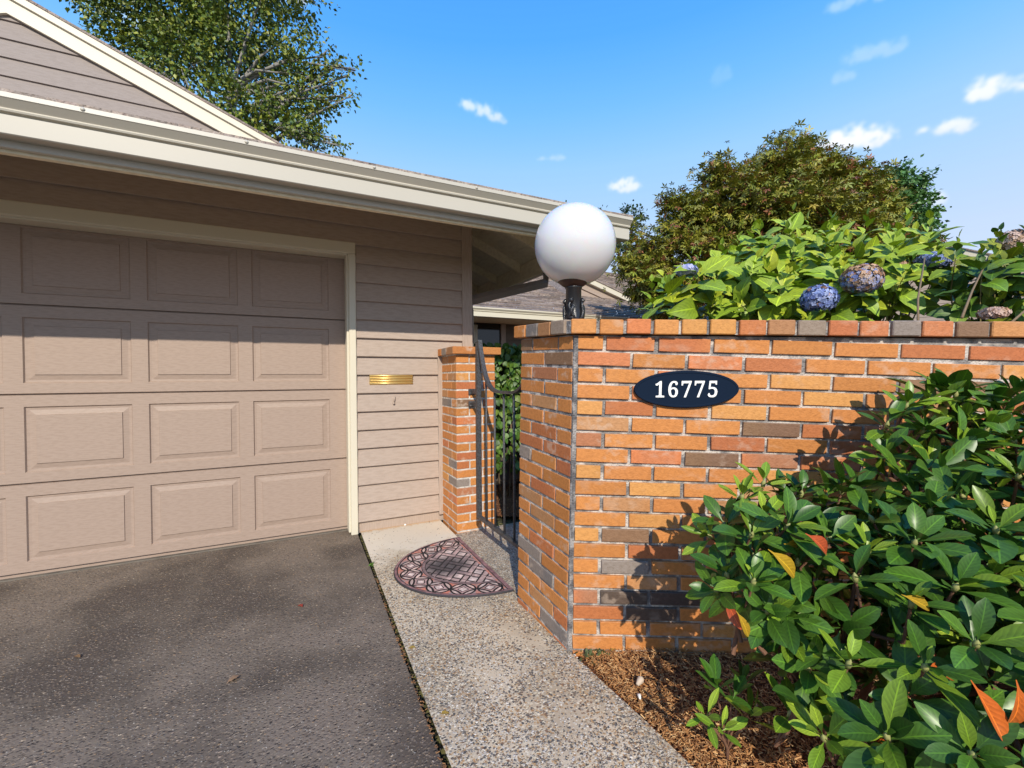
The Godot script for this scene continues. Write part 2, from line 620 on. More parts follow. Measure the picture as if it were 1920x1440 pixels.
func grounds() -> void:
	var earth := flat_sheet("ground", PackedVector2Array([Vector2(-150, -150), Vector2(150, -150), Vector2(150, 150), Vector2(-150, 150)]), -0.03, M.earth)
	# asphalt: worn blacktop with pale and dark grit, brown oily drifts, dust by the door
	var drift := two_tone(512, noise(0.008, 61, 5), Color(0.305, 0.280, 0.258), Color(0.455, 0.425, 0.395), 0.26, 0.74)
	var im := stone_picture(2048, 2048, drift, 190000, 2, 4, [Color(0.20, 0.185, 0.18), Color(0.27, 0.25, 0.245), Color(0.50, 0.465, 0.43), Color(0.42, 0.39, 0.375), Color(0.55, 0.50, 0.45), Color(0.32, 0.285, 0.26), Color(0.40, 0.35, 0.30), Color(0.36, 0.335, 0.33)], 0.75)
	specks(im, 16000, 2, 4, [Color(0.63, 0.58, 0.52), Color(0.56, 0.53, 0.51), Color(0.58, 0.49, 0.39), Color(0.17, 0.15, 0.15)], 0.85)
	specks(im, 1800, 3, 5, [Color(0.74, 0.69, 0.62), Color(0.62, 0.53, 0.42), Color(0.66, 0.60, 0.55)], 0.8)
	var am := mat(Color(1, 1, 1), 0.9)
	am.albedo_color = Color(1.05, 1.01, 0.955)
	am.albedo_texture = tex(im)
	var bump: Image = im.duplicate()
	bump.resize(1024, 1024)
	bump.convert(Image.FORMAT_RGBA8)
	bump.bump_map_to_normal_map(5.0)
	bumps(am, tex(bump), 0.9)
	flat_sheet("driveway", PackedVector2Array([Vector2(-6.0, -0.106), Vector2(0.145, -0.106), Vector2(0.140, 0.7), Vector2(0.122, 2.1), Vector2(0.10, 9.0), Vector2(-6.0, 9.0)]), 0.0, am, Vector2(-2.6, -0.1), Vector2(3.2, 3.2))
	# concrete lip of the garage floor
	var conc := two_tone(512, noise(0.012, 66, 6), Color(0.62, 0.595, 0.56), Color(0.73, 0.70, 0.66), 0.3, 0.7)
	specks(conc, 3000, 1, 2, [Color(0.5, 0.48, 0.46), Color(0.8, 0.78, 0.74)], 0.6)
	M.concrete = tri_map(mat(Color(1, 1, 1), 0.9), Vector3(0.9, 0.9, 0.9))
	M.concrete.albedo_texture = tex(conc)
	M.lip = tri_map(mat(Color(0.62, 0.60, 0.57), 0.9), Vector3(0.9, 0.9, 0.9))
	M.lip.albedo_texture = M.concrete.albedo_texture
	var lip := bx(self, "garage_threshold", Vector3(-4.8, -0.05, -0.30), Vector3(0.10, 0.006, -0.104), M.lip, 0.004)
	structure(lip)
	# exposed aggregate walk, worn smooth in patches
	var w := 512
	var h := 2048
	var patch := noise(0.006, 63, 3)
	var base := two_tone(512, noise(0.012, 64, 5), Color(0.645, 0.595, 0.53), Color(0.745, 0.695, 0.625), 0.3, 0.7)
	base.resize(h, h, Image.INTERPOLATE_CUBIC)
	base = base.get_region(Rect2i(0, 0, w, h))
	var cols := [Color(0.34, 0.33, 0.33), Color(0.42, 0.38, 0.34), Color(0.27, 0.27, 0.28), Color(0.76, 0.73, 0.68), Color(0.84, 0.81, 0.75), Color(0.60, 0.47, 0.34), Color(0.52, 0.50, 0.48), Color(0.68, 0.55, 0.40), Color(0.45, 0.36, 0.30), Color(0.78, 0.74, 0.66)]
	for y in 560:
		for x in w:
			var t := clampf((0.80 - y / float(h) * 3.4 + 0.22 * patch.get_noise_2d(x * 1.5, y * 2.0)) * 3.0, 0.0, 1.0)
			if t > 0.0: base.set_pixel(x, y, base.get_pixel(x, y).lerp(Color(0.81, 0.79, 0.76), t * 0.8))
	for y in 60:
		for x in range(20, w):
			var t := clampf(1.0 - y / (18.0 + 26.0 * (0.5 + patch.get_noise_2d(x * 6.0, 40.0))), 0.0, 1.0)
			base.set_pixel(x, y, base.get_pixel(x, y).lerp(Color(0.66, 0.47, 0.27), t * 0.6))
	for i in 62000:
		var x := rng.randi() % w
		var y := rng.randi() % h
		var near := y / float(h) * 3.4
		var wear := patch.get_noise_2d(x * 1.3, y) * 1.6 + (0.5 - absf(x / float(w) - 0.5)) * 0.9 - 0.40
		var keep := clampf(0.85 - wear, 0.10, 1.0)
		if near < 0.75 + 0.35 * patch.get_noise_2d(x, y * 2 + 900): keep *= clampf((near - 0.45) * 2.2, 0.03, 1.0)
		if rng.randf() < keep:
			var s := rng.randi_range(2, 6)
			var c: Color = cols[rng.randi() % cols.size()]
			base.fill_rect(Rect2i(x, y, s, maxi(2, s - rng.randi() % 3)), base.get_pixel(x, y).lerp(c, 0.85))
	# rusty-yellow drift against the house foot
	var wm := mat(Color(1, 1, 1), 0.85)
	wm.albedo_color = Color(1.06, 1.045, 1.005)
	wm.albedo_texture = tex(base)
	var wb: Image = base.duplicate()
	wb.convert(Image.FORMAT_RGBA8)
	wb.bump_map_to_normal_map(4.0)
	bumps(wm, tex(wb), 0.7)
	flat_sheet("walkway", PackedVector2Array([Vector2(0.168, 0.0), Vector2(0.80, 0.0), Vector2(0.80, 1.5), Vector2(0.775, 1.98), Vector2(0.795, 2.42), Vector2(0.81, 9.0), Vector2(0.122, 9.0), Vector2(0.138, 2.1), Vector2(0.156, 0.7)]), 0.012, wm, Vector2(0.13, 0.0), Vector2(0.68, 3.4))
	# the strip that runs in under the gate
	var gm := mat(Color(1, 1, 1), 0.85)
	var gi := two_tone(512, noise(0.02, 65, 5), Color(0.58, 0.54, 0.48), Color(0.68, 0.63, 0.56), 0.3, 0.7)
	gi.resize(1024, 1024)
	specks(gi, 60000, 2, 6, cols, 0.85)
	gm.albedo_texture = tex(gi)
	var gb: Image = gi.duplicate()
	gb.convert(Image.FORMAT_RGBA8)
	gb.bump_map_to_normal_map(4.0)
	bumps(gm, tex(gb), 0.7)
	flat_sheet("entry_path", PackedVector2Array([Vector2(0.805, 0.39), Vector2(1.62, 0.34), Vector2(1.62, 1.55), Vector2(0.805, 1.5)]), 0.010, gm, Vector2(0.8, 0.3), Vector2(1.36, 1.36))
	# bark mulch beds
	var bed := begin()
	var n := noise(0.9, 67, 4)
	var o := PackedVector3Array()
	var cell := 0.08
	for gx in 44:
		for gz in 40:
			var q := []
			for e in [Vector2(0, 0), Vector2(1, 0), Vector2(1, 1), Vector2(0, 1)]:
				var x: float = 0.80 + (gx + e.x) * cell
				var z: float = 1.75 + (gz + e.y) * cell
				var edge := clampf((x - 0.81) / 0.22, 0.0, 1.0)
				q.append(Vector3(x, -0.012 + edge * 0.035 + edge * 0.022 * n.get_noise_2d(x * 4, z * 4), z))
			quad(bed, q[0], q[1], q[2], q[3], Vector3.UP)
	structure(put(self, "mulch_bed", done(bed), M.mulch))
	flat_sheet("courtyard_soil", PackedVector2Array([Vector2(1.10, -4.2), Vector2(9.0, -4.2), Vector2(9.0, 2.2), Vector2(1.62, 1.6), Vector2(1.62, 0.34), Vector2(1.10, 0.0)]), 0.004, M.mulch)
	var xfs := []
	var cs := []
	var tones := [lin(0.36, 0.165, 0.052), lin(0.46, 0.245, 0.095), lin(0.28, 0.125, 0.042), lin(0.58, 0.36, 0.16), lin(0.20, 0.09, 0.034), lin(0.42, 0.20, 0.066)]
	while xfs.size() < 42000:
		var x := 0.81 + pow(rng.randf(), 1.5) * 1.7
		var z := rnd(1.95, 3.6)
		if xfs.size() > 39500:
			x = rnd(1.15, 2.6)
			z = rnd(-1.0, 0.3)
		if x < 0.83 and rng.randf() < 0.6: continue
		var yaw := rnd(0, TAU)
		var b := Basis(Vector3.UP, yaw) * Basis(Vector3.RIGHT, rnd(-0.5, 0.5)) * Basis(Vector3.BACK, rnd(-0.6, 0.6))
		b = b * Basis.from_scale(Vector3(rnd(0.4, 1.5), 1.0, rnd(0.7, 1.5)) * rnd(0.25, 0.62))
		var edge := clampf((x - 0.81) / 0.22, 0.0, 1.0)
		xfs.append(Transform3D(b, Vector3(x, edge * 0.035 - 0.004 + rnd(0, 0.014), z)))
		var c: Color = tones[rng.randi() % tones.size()]
		cs.append(c.srgb_to_linear())
	var chip := box_mesh(Vector3(0.006, 0.003, 0.028), 0.001)
	leaf_cloud(self, "bark_chips", chip, xfs, cs, M.chip)
	tag(get_node("bark_chips"), "loose reddish brown bark chips scattered over the planting beds", "bark mulch")

# small stones standing a little proud of asphalt and walk
func loose_stones(called: String, label: String, category: String, count: int, spot: Callable, tones: Array, small: float, big: float) -> void:
	var st := begin(false)
	var top := Vector3(0, 0.32, 0)
	for k in 6:
		var a := TAU * k / 6
		var b := TAU * (k + 1) / 6
		var pa := Vector3(cos(a) * 0.5, 0.0, sin(a) * 0.38)
		var pb := Vector3(cos(b) * 0.5, 0.0, sin(b) * 0.38)
		var ua := Vector3(cos(a) * 0.34, 0.24, sin(a) * 0.26)
		var ub := Vector3(cos(b) * 0.34, 0.24, sin(b) * 0.26)
		quad(st, pa, pb, ub, ua, pa)
		tri(st, ua, ub, top, Vector3.UP)
	var xfs := []
	var cs := []
	for i in count:
		var s := small + (big - small) * pow(rng.randf(), 2.0)
		var at: Vector3 = spot.call()
		xfs.append(Transform3D(Basis(Vector3.UP, rnd(0, TAU)) * Basis.from_scale(Vector3(s * rnd(0.8, 1.3), s * rnd(0.5, 0.9), s)), at - Vector3(0, s * 0.07, 0)))
		cs.append((tones[rng.randi() % tones.size()] as Color) * rnd(0.8, 1.2))
	leaf_cloud(self, called, done(st), xfs, cs, M.chip)
	tag(get_node(called), label, category)

func stones() -> void:
	var on_drive := func() -> Vector3:
		var z := 0.05 + 2.75 * sqrt(rng.randf())
		return Vector3(lerpf(-2.7, 0.10, rng.randf()), 0.0, z)
	loose_stones("asphalt_grit", "pale and dark grit standing out of the worn blacktop", "grit", 26000, on_drive, [Color(0.26, 0.235, 0.20), Color(0.17, 0.15, 0.135), Color(0.36, 0.32, 0.27), Color(0.07, 0.06, 0.058), Color(0.10, 0.09, 0.085), Color(0.05, 0.046, 0.045), Color(0.20, 0.145, 0.095), Color(0.13, 0.12, 0.115)], 0.0028, 0.0075)
	var worn := noise(1.1, 69, 3)
	var on_walk := func() -> Vector3:
		for t in 6:
			var x := rnd(0.15, 0.785)
			var z := 0.72 + 2.3 * sqrt(rng.randf())
			if worn.get_noise_2d(x * 2.2, z * 1.6) < 0.02 + 0.25 * rng.randf() or absf(x - 0.46) > 0.25: return Vector3(x, 0.012, z)
		return Vector3(rnd(0.82, 1.5), 0.010, rnd(0.42, 1.45))
	loose_stones("walkway_pebbles", "small rounded pebbles showing in the exposed aggregate walkway", "pebbles", 15000, on_walk, [Color(0.42, 0.38, 0.32), Color(0.11, 0.105, 0.105), Color(0.58, 0.53, 0.46), Color(0.30, 0.20, 0.11), Color(0.22, 0.20, 0.18), Color(0.07, 0.07, 0.072), Color(0.36, 0.27, 0.17), Color(0.48, 0.45, 0.41)], 0.0035, 0.0115)

# ---------------------------------------------------------------- the garage
const PITCH := 0.417
func roof_y(x: float) -> float:
	return 2.38 + PITCH * (1.98 - x)

func siding_board(parent: Node, x0: float, x1: float, y: float, z: float, m: Material) -> void:
	var poly := PackedVector3Array([Vector3(x0, y + 0.002, z - 0.01), Vector3(x0, y - 0.002, z + 0.0260), Vector3(x0, y + 0.002, z + 0.0280), Vector3(x0, y + 0.150, z + 0.004), Vector3(x0, y + 0.150, z - 0.01)])
	slab(parent, "siding_board", poly, Vector3(x1 - x0, 0, 0), m)

func gutter_profile() -> Array:
	return [Vector2(0, 0.153), Vector2(0, 0.0), Vector2(0.058, 0.0), Vector2(0.063, 0.004), Vector2(0.067, 0.078), Vector2(0.058, 0.082), Vector2(0.060, 0.086), Vector2(0.076, 0.089), Vector2(0.079, 0.096), Vector2(0.076, 0.102), Vector2(0.102, 0.130), Vector2(0.106, 0.133), Vector2(0.106, 0.153), Vector2(0.096, 0.153), Vector2(0.094, 0.135), Vector2(0.070, 0.106), Vector2(0.010, 0.106), Vector2(0.008, 0.153)]

func gutter(parent: Node, from: Vector3, along: Vector3, out: Vector3, m: Material) -> MeshInstance3D:
	var poly := PackedVector3Array()
	for q in gutter_profile():
		poly.append(from + out * q.x + Vector3.UP * q.y)
	return slab(parent, "gutter", poly, along, m)

func garage() -> void:
	var g := thing("garage", "taupe lap-sided garage with cream trim, sectional door and cream gutter", "garage")
	# body
	bx(g, "wall", Vector3(-5.6, 2.15, -0.2), Vector3(1.0, 2.62, -0.012), M.trim)
	bx(g, "wall", Vector3(0.10, 0.05, -0.2), Vector3(1.0, 2.15, -0.012), M.trim)
	bx(g, "wall", Vector3(-5.6, 0.0, -0.2), Vector3(-4.78, 2.15, -0.012), M.trim)
	bx(g, "wall", Vector3(0.94, 0.0, -7.0), Vector3(1.085, 2.62, -0.2), M.siding)
	bx(g, "wall", Vector3(-5.6, 0.0, -7.0), Vector3(-5.45, 2.62, -0.2), M.siding)
	bx(g, "foundation", Vector3(0.155, 0.0, -0.1), Vector3(0.86, 0.092, 0.002), M.trim, 0.004)
	# lap siding, every board a piece
	for k in 18:
		var y := 0.093 + 0.142 * k
		var x0 := 0.151 if k < 15 else -5.6
		var x1 := 0.790 if k < 9 else 1.006
		siding_board(g, x0, x1, y, 0.002, M.siding)
	bx(g, "corner_board", Vector3(1.007, 0.06, -0.06), Vector3(1.098, 2.60, 0.028), M.trim)
	bx(g, "trim_board", Vector3(0.7905, 0.06, -0.01), Vector3(0.850, 1.372, 0.031), M.trim)
	# door and its cream frame
	var zf := -0.12
	var sh := 0.5433
	var y0 := 0.0278
	var back := begin()
	cbox(back, Vector3(-2.34, 1.1, -0.165), Vector3(4.9, 2.2, 0.05), 0.002)
	var door := put(g, "garage_door", done(back), M.door)
	door.set_meta("label", "closed taupe sectional garage door with raised rectangular panels")
	for s in 4:
		var yb := y0 + sh * s + 0.002
		var yt := y0 + sh * (s + 1) - 0.002
		var pb := yb + 0.066
		var pt := yt - 0.073
		var xl := -4.78
		var xr := 0.096
		var st := begin()
		quad(st, Vector3(xl, yb + 0.004, zf), Vector3(xr, yb + 0.004, zf), Vector3(xr, pb, zf), Vector3(xl, pb, zf), Vector3.BACK)
		quad(st, Vector3(xl, pt, zf), Vector3(xr, pt, zf), Vector3(xr, yt - 0.004, zf), Vector3(xl, yt - 0.004, zf), Vector3.BACK)
		quad(st, Vector3(xl, yb, zf - 0.02), Vector3(xr, yb, zf - 0.02), Vector3(xr, yb + 0.004, zf), Vector3(xl, yb + 0.004, zf), Vector3(0, -1, 1))
		quad(st, Vector3(xl, yt, zf - 0.02), Vector3(xr, yt, zf - 0.02), Vector3(xr, yt - 0.004, zf), Vector3(xl, yt - 0.004, zf), Vector3(0, 1, 1))
		var right := xr
		for i in 8:
			var pr := -0.0341 - 0.6 * i
			var pl := pr - 0.514
			quad(st, Vector3(pr, pb, zf), Vector3(right, pb, zf), Vector3(right, pt, zf), Vector3(pr, pt, zf), Vector3.BACK)
			right = pl
		quad(st, Vector3(xl, pb, zf), Vector3(right, pb, zf), Vector3(right, pt, zf), Vector3(xl, pt, zf), Vector3.BACK)
		put(door, "door_section", done(st), M.door)
		for i in 8:
			var pr := -0.0341 - 0.6 * i
			var pl := pr - 0.514
			var pm := begin()
			var rings := [[0.0, 0.0], [0.006, -0.010], [0.020, -0.011], [0.050, -0.0055], [0.0525, 0.0]]
			for k in rings.size():
				var r0 = rings[k]
				var a := Vector3(pl + r0[0], pb + r0[0], zf + r0[1])
				var b := Vector3(pr - r0[0], pt - r0[0], zf + r0[1])
				if k == rings.size() - 1:
					quad(pm, a, Vector3(b.x, a.y, a.z), b, Vector3(a.x, b.y, a.z), Vector3.BACK)
					break
				var r1 = rings[k + 1]
				var c := Vector3(pl + r1[0], pb + r1[0], zf + r1[1])
				var e := Vector3(pr - r1[0], pt - r1[0], zf + r1[1])
				quad(pm, a, Vector3(b.x, a.y, a.z), Vector3(e.x, c.y, c.z), c, Vector3.BACK)
				quad(pm, Vector3(a.x, b.y, a.z), b, e, Vector3(c.x, e.y, c.z), Vector3.BACK)
				quad(pm, a, Vector3(a.x, b.y, a.z), Vector3(c.x, e.y, c.z), c, Vector3.BACK)
				quad(pm, Vector3(b.x, a.y, a.z), b, e, Vector3(e.x, c.y, c.z), Vector3.BACK)
			put(door, "door_panel", done(pm), M.door)
	bx(g, "door_frame", Vector3(-4.84, 2.146, -0.06), Vector3(0.149, 2.232, 0.034), M.cream, 0.005)
	bx(g, "door_frame", Vector3(-4.8, 2.135, -0.115), Vector3(0.10, 2.170, 0.012), M.cream, 0.004)
	bx(g, "door_frame", Vector3(0.098, 0.0, -0.06), Vector3(0.149, 2.146, 0.034), M.cream, 0.005)
	bx(g, "door_frame", Vector3(0.082, 0.018, -0.115), Vector3(0.1, 2.135, 0.016), M.cream, 0.004)
	# mail slot
	var slot := bx(g, "mail_slot", Vector3(0.243, 1.150, 0.016), Vector3(0.579, 1.230, 0.024), M.brass, 0.003)
	slot.set_meta("label", "ribbed brass mail slot set in the siding")
	for k in 4:
		var st := begin(false)
		tube(st, [Vector3(-0.168, -0.030 + 0.020 * k, 0.006), Vector3(0.168, -0.030 + 0.020 * k, 0.006)], [0.0075, 0.0075], 8)
		put(slot, "slot_rib", done(st), M.brass)
	var hook := begin(false)
	tube(hook, [Vector3(0.434, 1.062, 0.03), Vector3(0.431, 1.035, 0.034), Vector3(0.427, 1.005, 0.032)], [0.004, 0.005, 0.004], 6)
	tube(hook, [Vector3(0.427, 1.005, 0.012), Vector3(0.425, 1.000, 0.040)], [0.009, 0.009], 6)
	put(g, "wall_hook", done(hook), M.trim)
	# front eave: fascia, gutter
	bx(g, "fascia_board", Vector3(-6.4, 2.188, 0.915), Vector3(1.90, 2.375, 0.942), M.gutter)
	bx(g, "fascia_trim", Vector3(-6.4, 2.176, 0.880), Vector3(1.88, 2.200, 0.915), M.soffit)
	var gt := gutter(g, Vector3(-6.45, 2.219, 0.943), Vector3(8.42, 0, 0), Vector3(0, 0, 1), M.gutter)
	for i in 13:
		var st := begin(false)
		lathe(st, [Vector2(0.010, -0.008), Vector2(0.009, 0.001), Vector2(0.005, 0.005), Vector2(0, 0.006)], 8)
		put(gt, "gutter_screw", done(st), M.gutter, Transform3D(Basis(Vector3.RIGHT, PI / 2), Vector3(-5.92 + 0.605 * i, 2.363, 1.050)))
	# right eave
	bx(g, "fascia_board", Vector3(1.872, 2.215, -7.0), Vector3(1.898, 2.378, 0.914), M.soffit)
	gutter(g, Vector3(1.899, 2.219, 0.94), Vector3(0, 0, -7.9), Vector3(1, 0, 0), M.gutter)
	# sheathing boards and rafters under the overhang
	var xs := [1.90, 1.72, 1.54, 1.36, 1.18, 1.0]
	for i in 5:
		var a: float = xs[i] - 0.002
		var b: float = xs[i + 1] + 0.002
		var poly := PackedVector3Array([Vector3(a, roof_y(a) - 0.035, 0.995 - (1.90 - a)), Vector3(b, roof_y(b) - 0.035, 0.995 - (1.90 - b)), Vector3(b, roof_y(b) - 0.035, -7.0), Vector3(a, roof_y(a) - 0.035, -7.0)])
		slab(g, "soffit_board", poly, Vector3(0, 0.02, 0), M.soffit)
	for i in 5:
		var a: float = 0.94 - 0.19 * i
		var f := func(z: float) -> float: return 2.38 + PITCH * (1.05 - z) - 0.037
		var poly := PackedVector3Array([Vector3(-6.4, f.call(a), a), Vector3(1.9 - (0.995 - a), f.call(a), a), Vector3(1.9 - (0.995 - a) - 0.19, f.call(a - 0.186), a - 0.186), Vector3(-6.4, f.call(a - 0.186), a - 0.186)])
		slab(g, "soffit_board", poly, Vector3(0, 0.02, 0), M.soffit)
	for z in [0.05, -0.56, -1.17, -1.78, -2.39, -3.0]:
		var xa := 1.05
		var xb := 1.862
		var poly := PackedVector3Array([Vector3(xa, roof_y(xa) - 0.037, z - 0.019), Vector3(xb, roof_y(xb) - 0.037, z - 0.019), Vector3(xb, roof_y(xb) - 0.128, z - 0.019), Vector3(xa, roof_y(xa) - 0.140, z - 0.019)])
		slab(g, "rafter", poly, Vector3(0, 0, 0.038), M.soffit)
	# roof
	var ov := Vector3(0, 0.028, 0)
	slab(g, "roof", PackedVector3Array([Vector3(-6.5, 2.365, 1.03), Vector3(1.99, 2.365, 1.03), Vector3(-0.36, 3.345, -1.32), Vector3(-4.15, 3.345, -1.32)]), ov, M.shingle)
	slab(g, "roof", PackedVector3Array([Vector3(1.99, roof_y(1.99) - 0.005, 1.03), Vector3(1.99, roof_y(1.99) - 0.005, -7.2), Vector3(-2.25, roof_y(-2.25), -7.2), Vector3(-2.25, roof_y(-2.25), -1.32), Vector3(-0.36, roof_y(-0.36), -1.32)]), ov, M.shingle)
	slab(g, "roof", PackedVector3Array([Vector3(-6.5, 2.38, 1.03), Vector3(-6.5, 2.38, -7.2), Vector3(-2.25, roof_y(-2.25), -7.2), Vector3(-2.25, roof_y(-2.25), -1.32), Vector3(-4.1, 3.35, -1.32)]), ov, M.shingle)
	# gable above the skirt roof
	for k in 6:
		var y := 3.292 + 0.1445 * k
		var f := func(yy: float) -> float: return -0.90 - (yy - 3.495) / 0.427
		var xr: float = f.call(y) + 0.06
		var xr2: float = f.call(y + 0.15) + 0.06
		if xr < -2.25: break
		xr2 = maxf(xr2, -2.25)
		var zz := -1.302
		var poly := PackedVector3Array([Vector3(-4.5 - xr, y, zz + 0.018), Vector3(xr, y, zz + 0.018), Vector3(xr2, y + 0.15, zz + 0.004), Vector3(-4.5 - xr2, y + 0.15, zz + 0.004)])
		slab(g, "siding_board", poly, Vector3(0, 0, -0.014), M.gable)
	for side in [1.0, -1.0]:
		var mx := func(x: float) -> float: return x if side > 0 else -4.5 - x
		var q := func(x: float, dy: float, z: float) -> Vector3: return Vector3(mx.call(x), roof_y(x) + dy, z)
		slab(g, "rake_board", PackedVector3Array([q.call(-2.25, -0.090, -1.286), q.call(-0.60, -0.090, -1.286), q.call(-0.30, 0.042, -1.286), q.call(-2.25, 0.042, -1.286)]), Vector3(0, 0, 0.026), M.cream)
		slab(g, "rake_trim", PackedVector3Array([q.call(-2.25, 0.030, -1.259), q.call(-0.34, 0.030, -1.259), q.call(-0.22, 0.086, -1.259), q.call(-2.25, 0.086, -1.259)]), Vector3(0, 0, 0.020), M.cream)
		slab(g, "roof", PackedVector3Array([q.call(-2.25, 0.087, -1.232), q.call(-0.20, 0.087, -1.232), q.call(-0.20, 0.087, -7.2), q.call(-2.25, 0.087, -7.2)]), Vector3(0, 0.02, 0), M.shingle)
	# downspout: out of the side gutter, back to the wall and down behind the pillar
	var ds := begin()
	var path := [Vector3(1.945, 2.23, -0.16), Vector3(1.945, 2.125, -0.16), Vector3(1.13, 1.885, -0.10), Vector3(1.125, 1.80, -0.10), Vector3(1.125, 0.1, -0.10)]
	tube(ds, path, [0.042, 0.044, 0.044, 0.042, 0.042], 4)
	put(g, "downspout", done(ds), M.pipe)

# ---------------------------------------------------------------- houses behind
func shingle_roof(parent: Node, x0: float, x1: float, y: float, z: float, slope: float, courses: int, m: Material) -> void:
	var st := begin()
	var run := 0.14
	for i in courses:
		var z0 := z - run * i
		var yb := y + slope * run * i
		var x := x0
		while x < x1 - 0.01:
			var xe := minf(x1, x + rnd(0.16, 0.52))
			var lift := rnd(0.012, 0.026)
			st.set_color([Color(0.92, 0.90, 0.88), Color(0.70, 0.68, 0.66), Color(1.0, 0.98, 0.95), Color(0.82, 0.79, 0.76), Color(0.58, 0.55, 0.53)][rng.randi() % 5])
			var zj := z0 + rnd(-0.006, 0.012)
			var a := Vector3(x, yb + lift, zj)
			var b := Vector3(xe, yb + lift, zj)
			quad(st, a - Vector3(0, lift + 0.012, 0.004), b - Vector3(0, lift + 0.012, 0.004), b, a, Vector3.BACK)
			quad(st, a, b, Vector3(xe, yb + slope * run + 0.001, z0 - run), Vector3(x, yb + slope * run + 0.001, z0 - run), Vector3.UP)
			x = xe
	put(parent, "roof", done(st), m)

func house_behind() -> void:
	var h := thing("house", "low house across the courtyard with shingle roof and cream gutter", "house", Vector3.ZERO)
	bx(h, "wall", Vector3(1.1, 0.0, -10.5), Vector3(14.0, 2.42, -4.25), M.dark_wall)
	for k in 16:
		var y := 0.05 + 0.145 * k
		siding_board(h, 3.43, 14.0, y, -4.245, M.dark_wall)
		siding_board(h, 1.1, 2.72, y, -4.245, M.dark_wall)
	var fr := bx(h, "window", Vector3(2.72, 0.3, -4.26), Vector3(2.84, 2.20, -4.19), M.cream)
	bx(h, "window_post", Vector3(3.33, 0.3, -4.26), Vector3(3.43, 2.36, -4.19), M.trim)
	bx(h, "window_pane", Vector3(2.84, 0.4, -4.25), Vector3(3.33, 2.34, -4.235), M.glass, 0.001)
	bx(h, "soffit", Vector3(1.95, 2.245, -4.25), Vector3(14.0, 2.26, -3.33), M.soffit)
	bx(h, "fascia_board", Vector3(1.95, 2.225, -3.40), Vector3(14.0, 2.378, -3.37), M.cream)
	gutter(h, Vector3(1.95, 2.229, -3.369), Vector3(12.05, 0, 0), Vector3(0, 0, 1), M.cream)
	M.tabs = M.shingle.duplicate()
	M.tabs.vertex_color_use_as_albedo = true
	shingle_roof(h, 1.2, 14.2, 2.375, -3.27, PITCH, 50, M.tabs)
	# small cross gable on the slope
	var pk := Vector3(5.60, 3.615, -5.0)
	var rt := Vector3(7.35, 3.10, -5.0)
	var lf := Vector3(5.35, 3.10, -5.0)
	slab(h, "gable_wall", PackedVector3Array([pk + Vector3(0, -0.08, 0), rt + Vector3(0, -0.08, 0), lf + Vector3(0, -0.08, 0)]), Vector3(0, 0, -0.1), M.siding)
	for e in [rt, lf]:
		slab(h, "rake_board", PackedVector3Array([pk, e, e + Vector3(0, -0.12, 0), pk + Vector3(0, -0.12, 0)]), Vector3(0, 0, 0.12), M.cream)
		slab(h, "frieze_board", PackedVector3Array([pk + Vector3(0, -0.12, 0), e + Vector3(0, -0.12, 0), e + Vector3(0, -0.29, 0), pk + Vector3(0, -0.29, 0)]), Vector3(0, 0, 0.03), M.trim)
		slab(h, "roof", PackedVector3Array([pk + Vector3(0, 0.002, 0.14), e + Vector3(0, 0.002, 0.14), e + Vector3(0, 0.002, -2.5), pk + Vector3(0, 0.002, -2.5)]), Vector3(0, 0.03, 0), M.shingle)

func far_house() -> void:
	var at := Vector3(20.85, 0.0, -3.95)
	var o := thing("house", "distant house gable with pale siding showing above the hydrangeas", "house", at)
	o.rotation.y = deg_to_rad(-70.0)
	for k in 26:
		var y := 2.0 + 0.15 * k
		var half := minf(3.4, (5.88 - y) / 0.5)
		if half < 0.1: break
		var half2 := maxf(0.02, minf(3.4, (5.88 - y - 0.155) / 0.5))
		slab(o, "siding_board", PackedVector3Array([Vector3(-half, y, 0.02), Vector3(half, y, 0.02), Vector3(half2, y + 0.155, 0.005), Vector3(-half2, y + 0.155, 0.005)]), Vector3(0, 0, -0.02), M.trim)
	bx(o, "wall", Vector3(-3.4, 0, -8), Vector3(3.4, 4.15, -0.02), M.trim)
	for s in [-1.0, 1.0]:
		slab(o, "rake_board", PackedVector3Array([Vector3(0, 5.92, 0.05), Vector3(s * 3.9, 3.97, 0.05), Vector3(s * 3.9, 3.79, 0.05), Vector3(0, 5.74, 0.05)]), Vector3(0, 0, 0.05), M.cream)
		slab(o, "roof", PackedVector3Array([Vector3(0, 5.93, 0.14), Vector3(s * 3.95, 3.955, 0.14), Vector3(s * 3.95, 3.955, -8.2), Vector3(0, 5.93, -8.2)]), Vector3(0, 0.05, 0), M.shingle)
# ---------------------------------------------------------------- brickwork
const WALL_AT := Vector3(0.769, 0.0, 1.98)
const WALL_D := Vector3(0.8607, 0.0, 0.5090)
const WALL_N := Vector3(-0.5090, 0.0, 0.8607)
var brick_kinds := {}

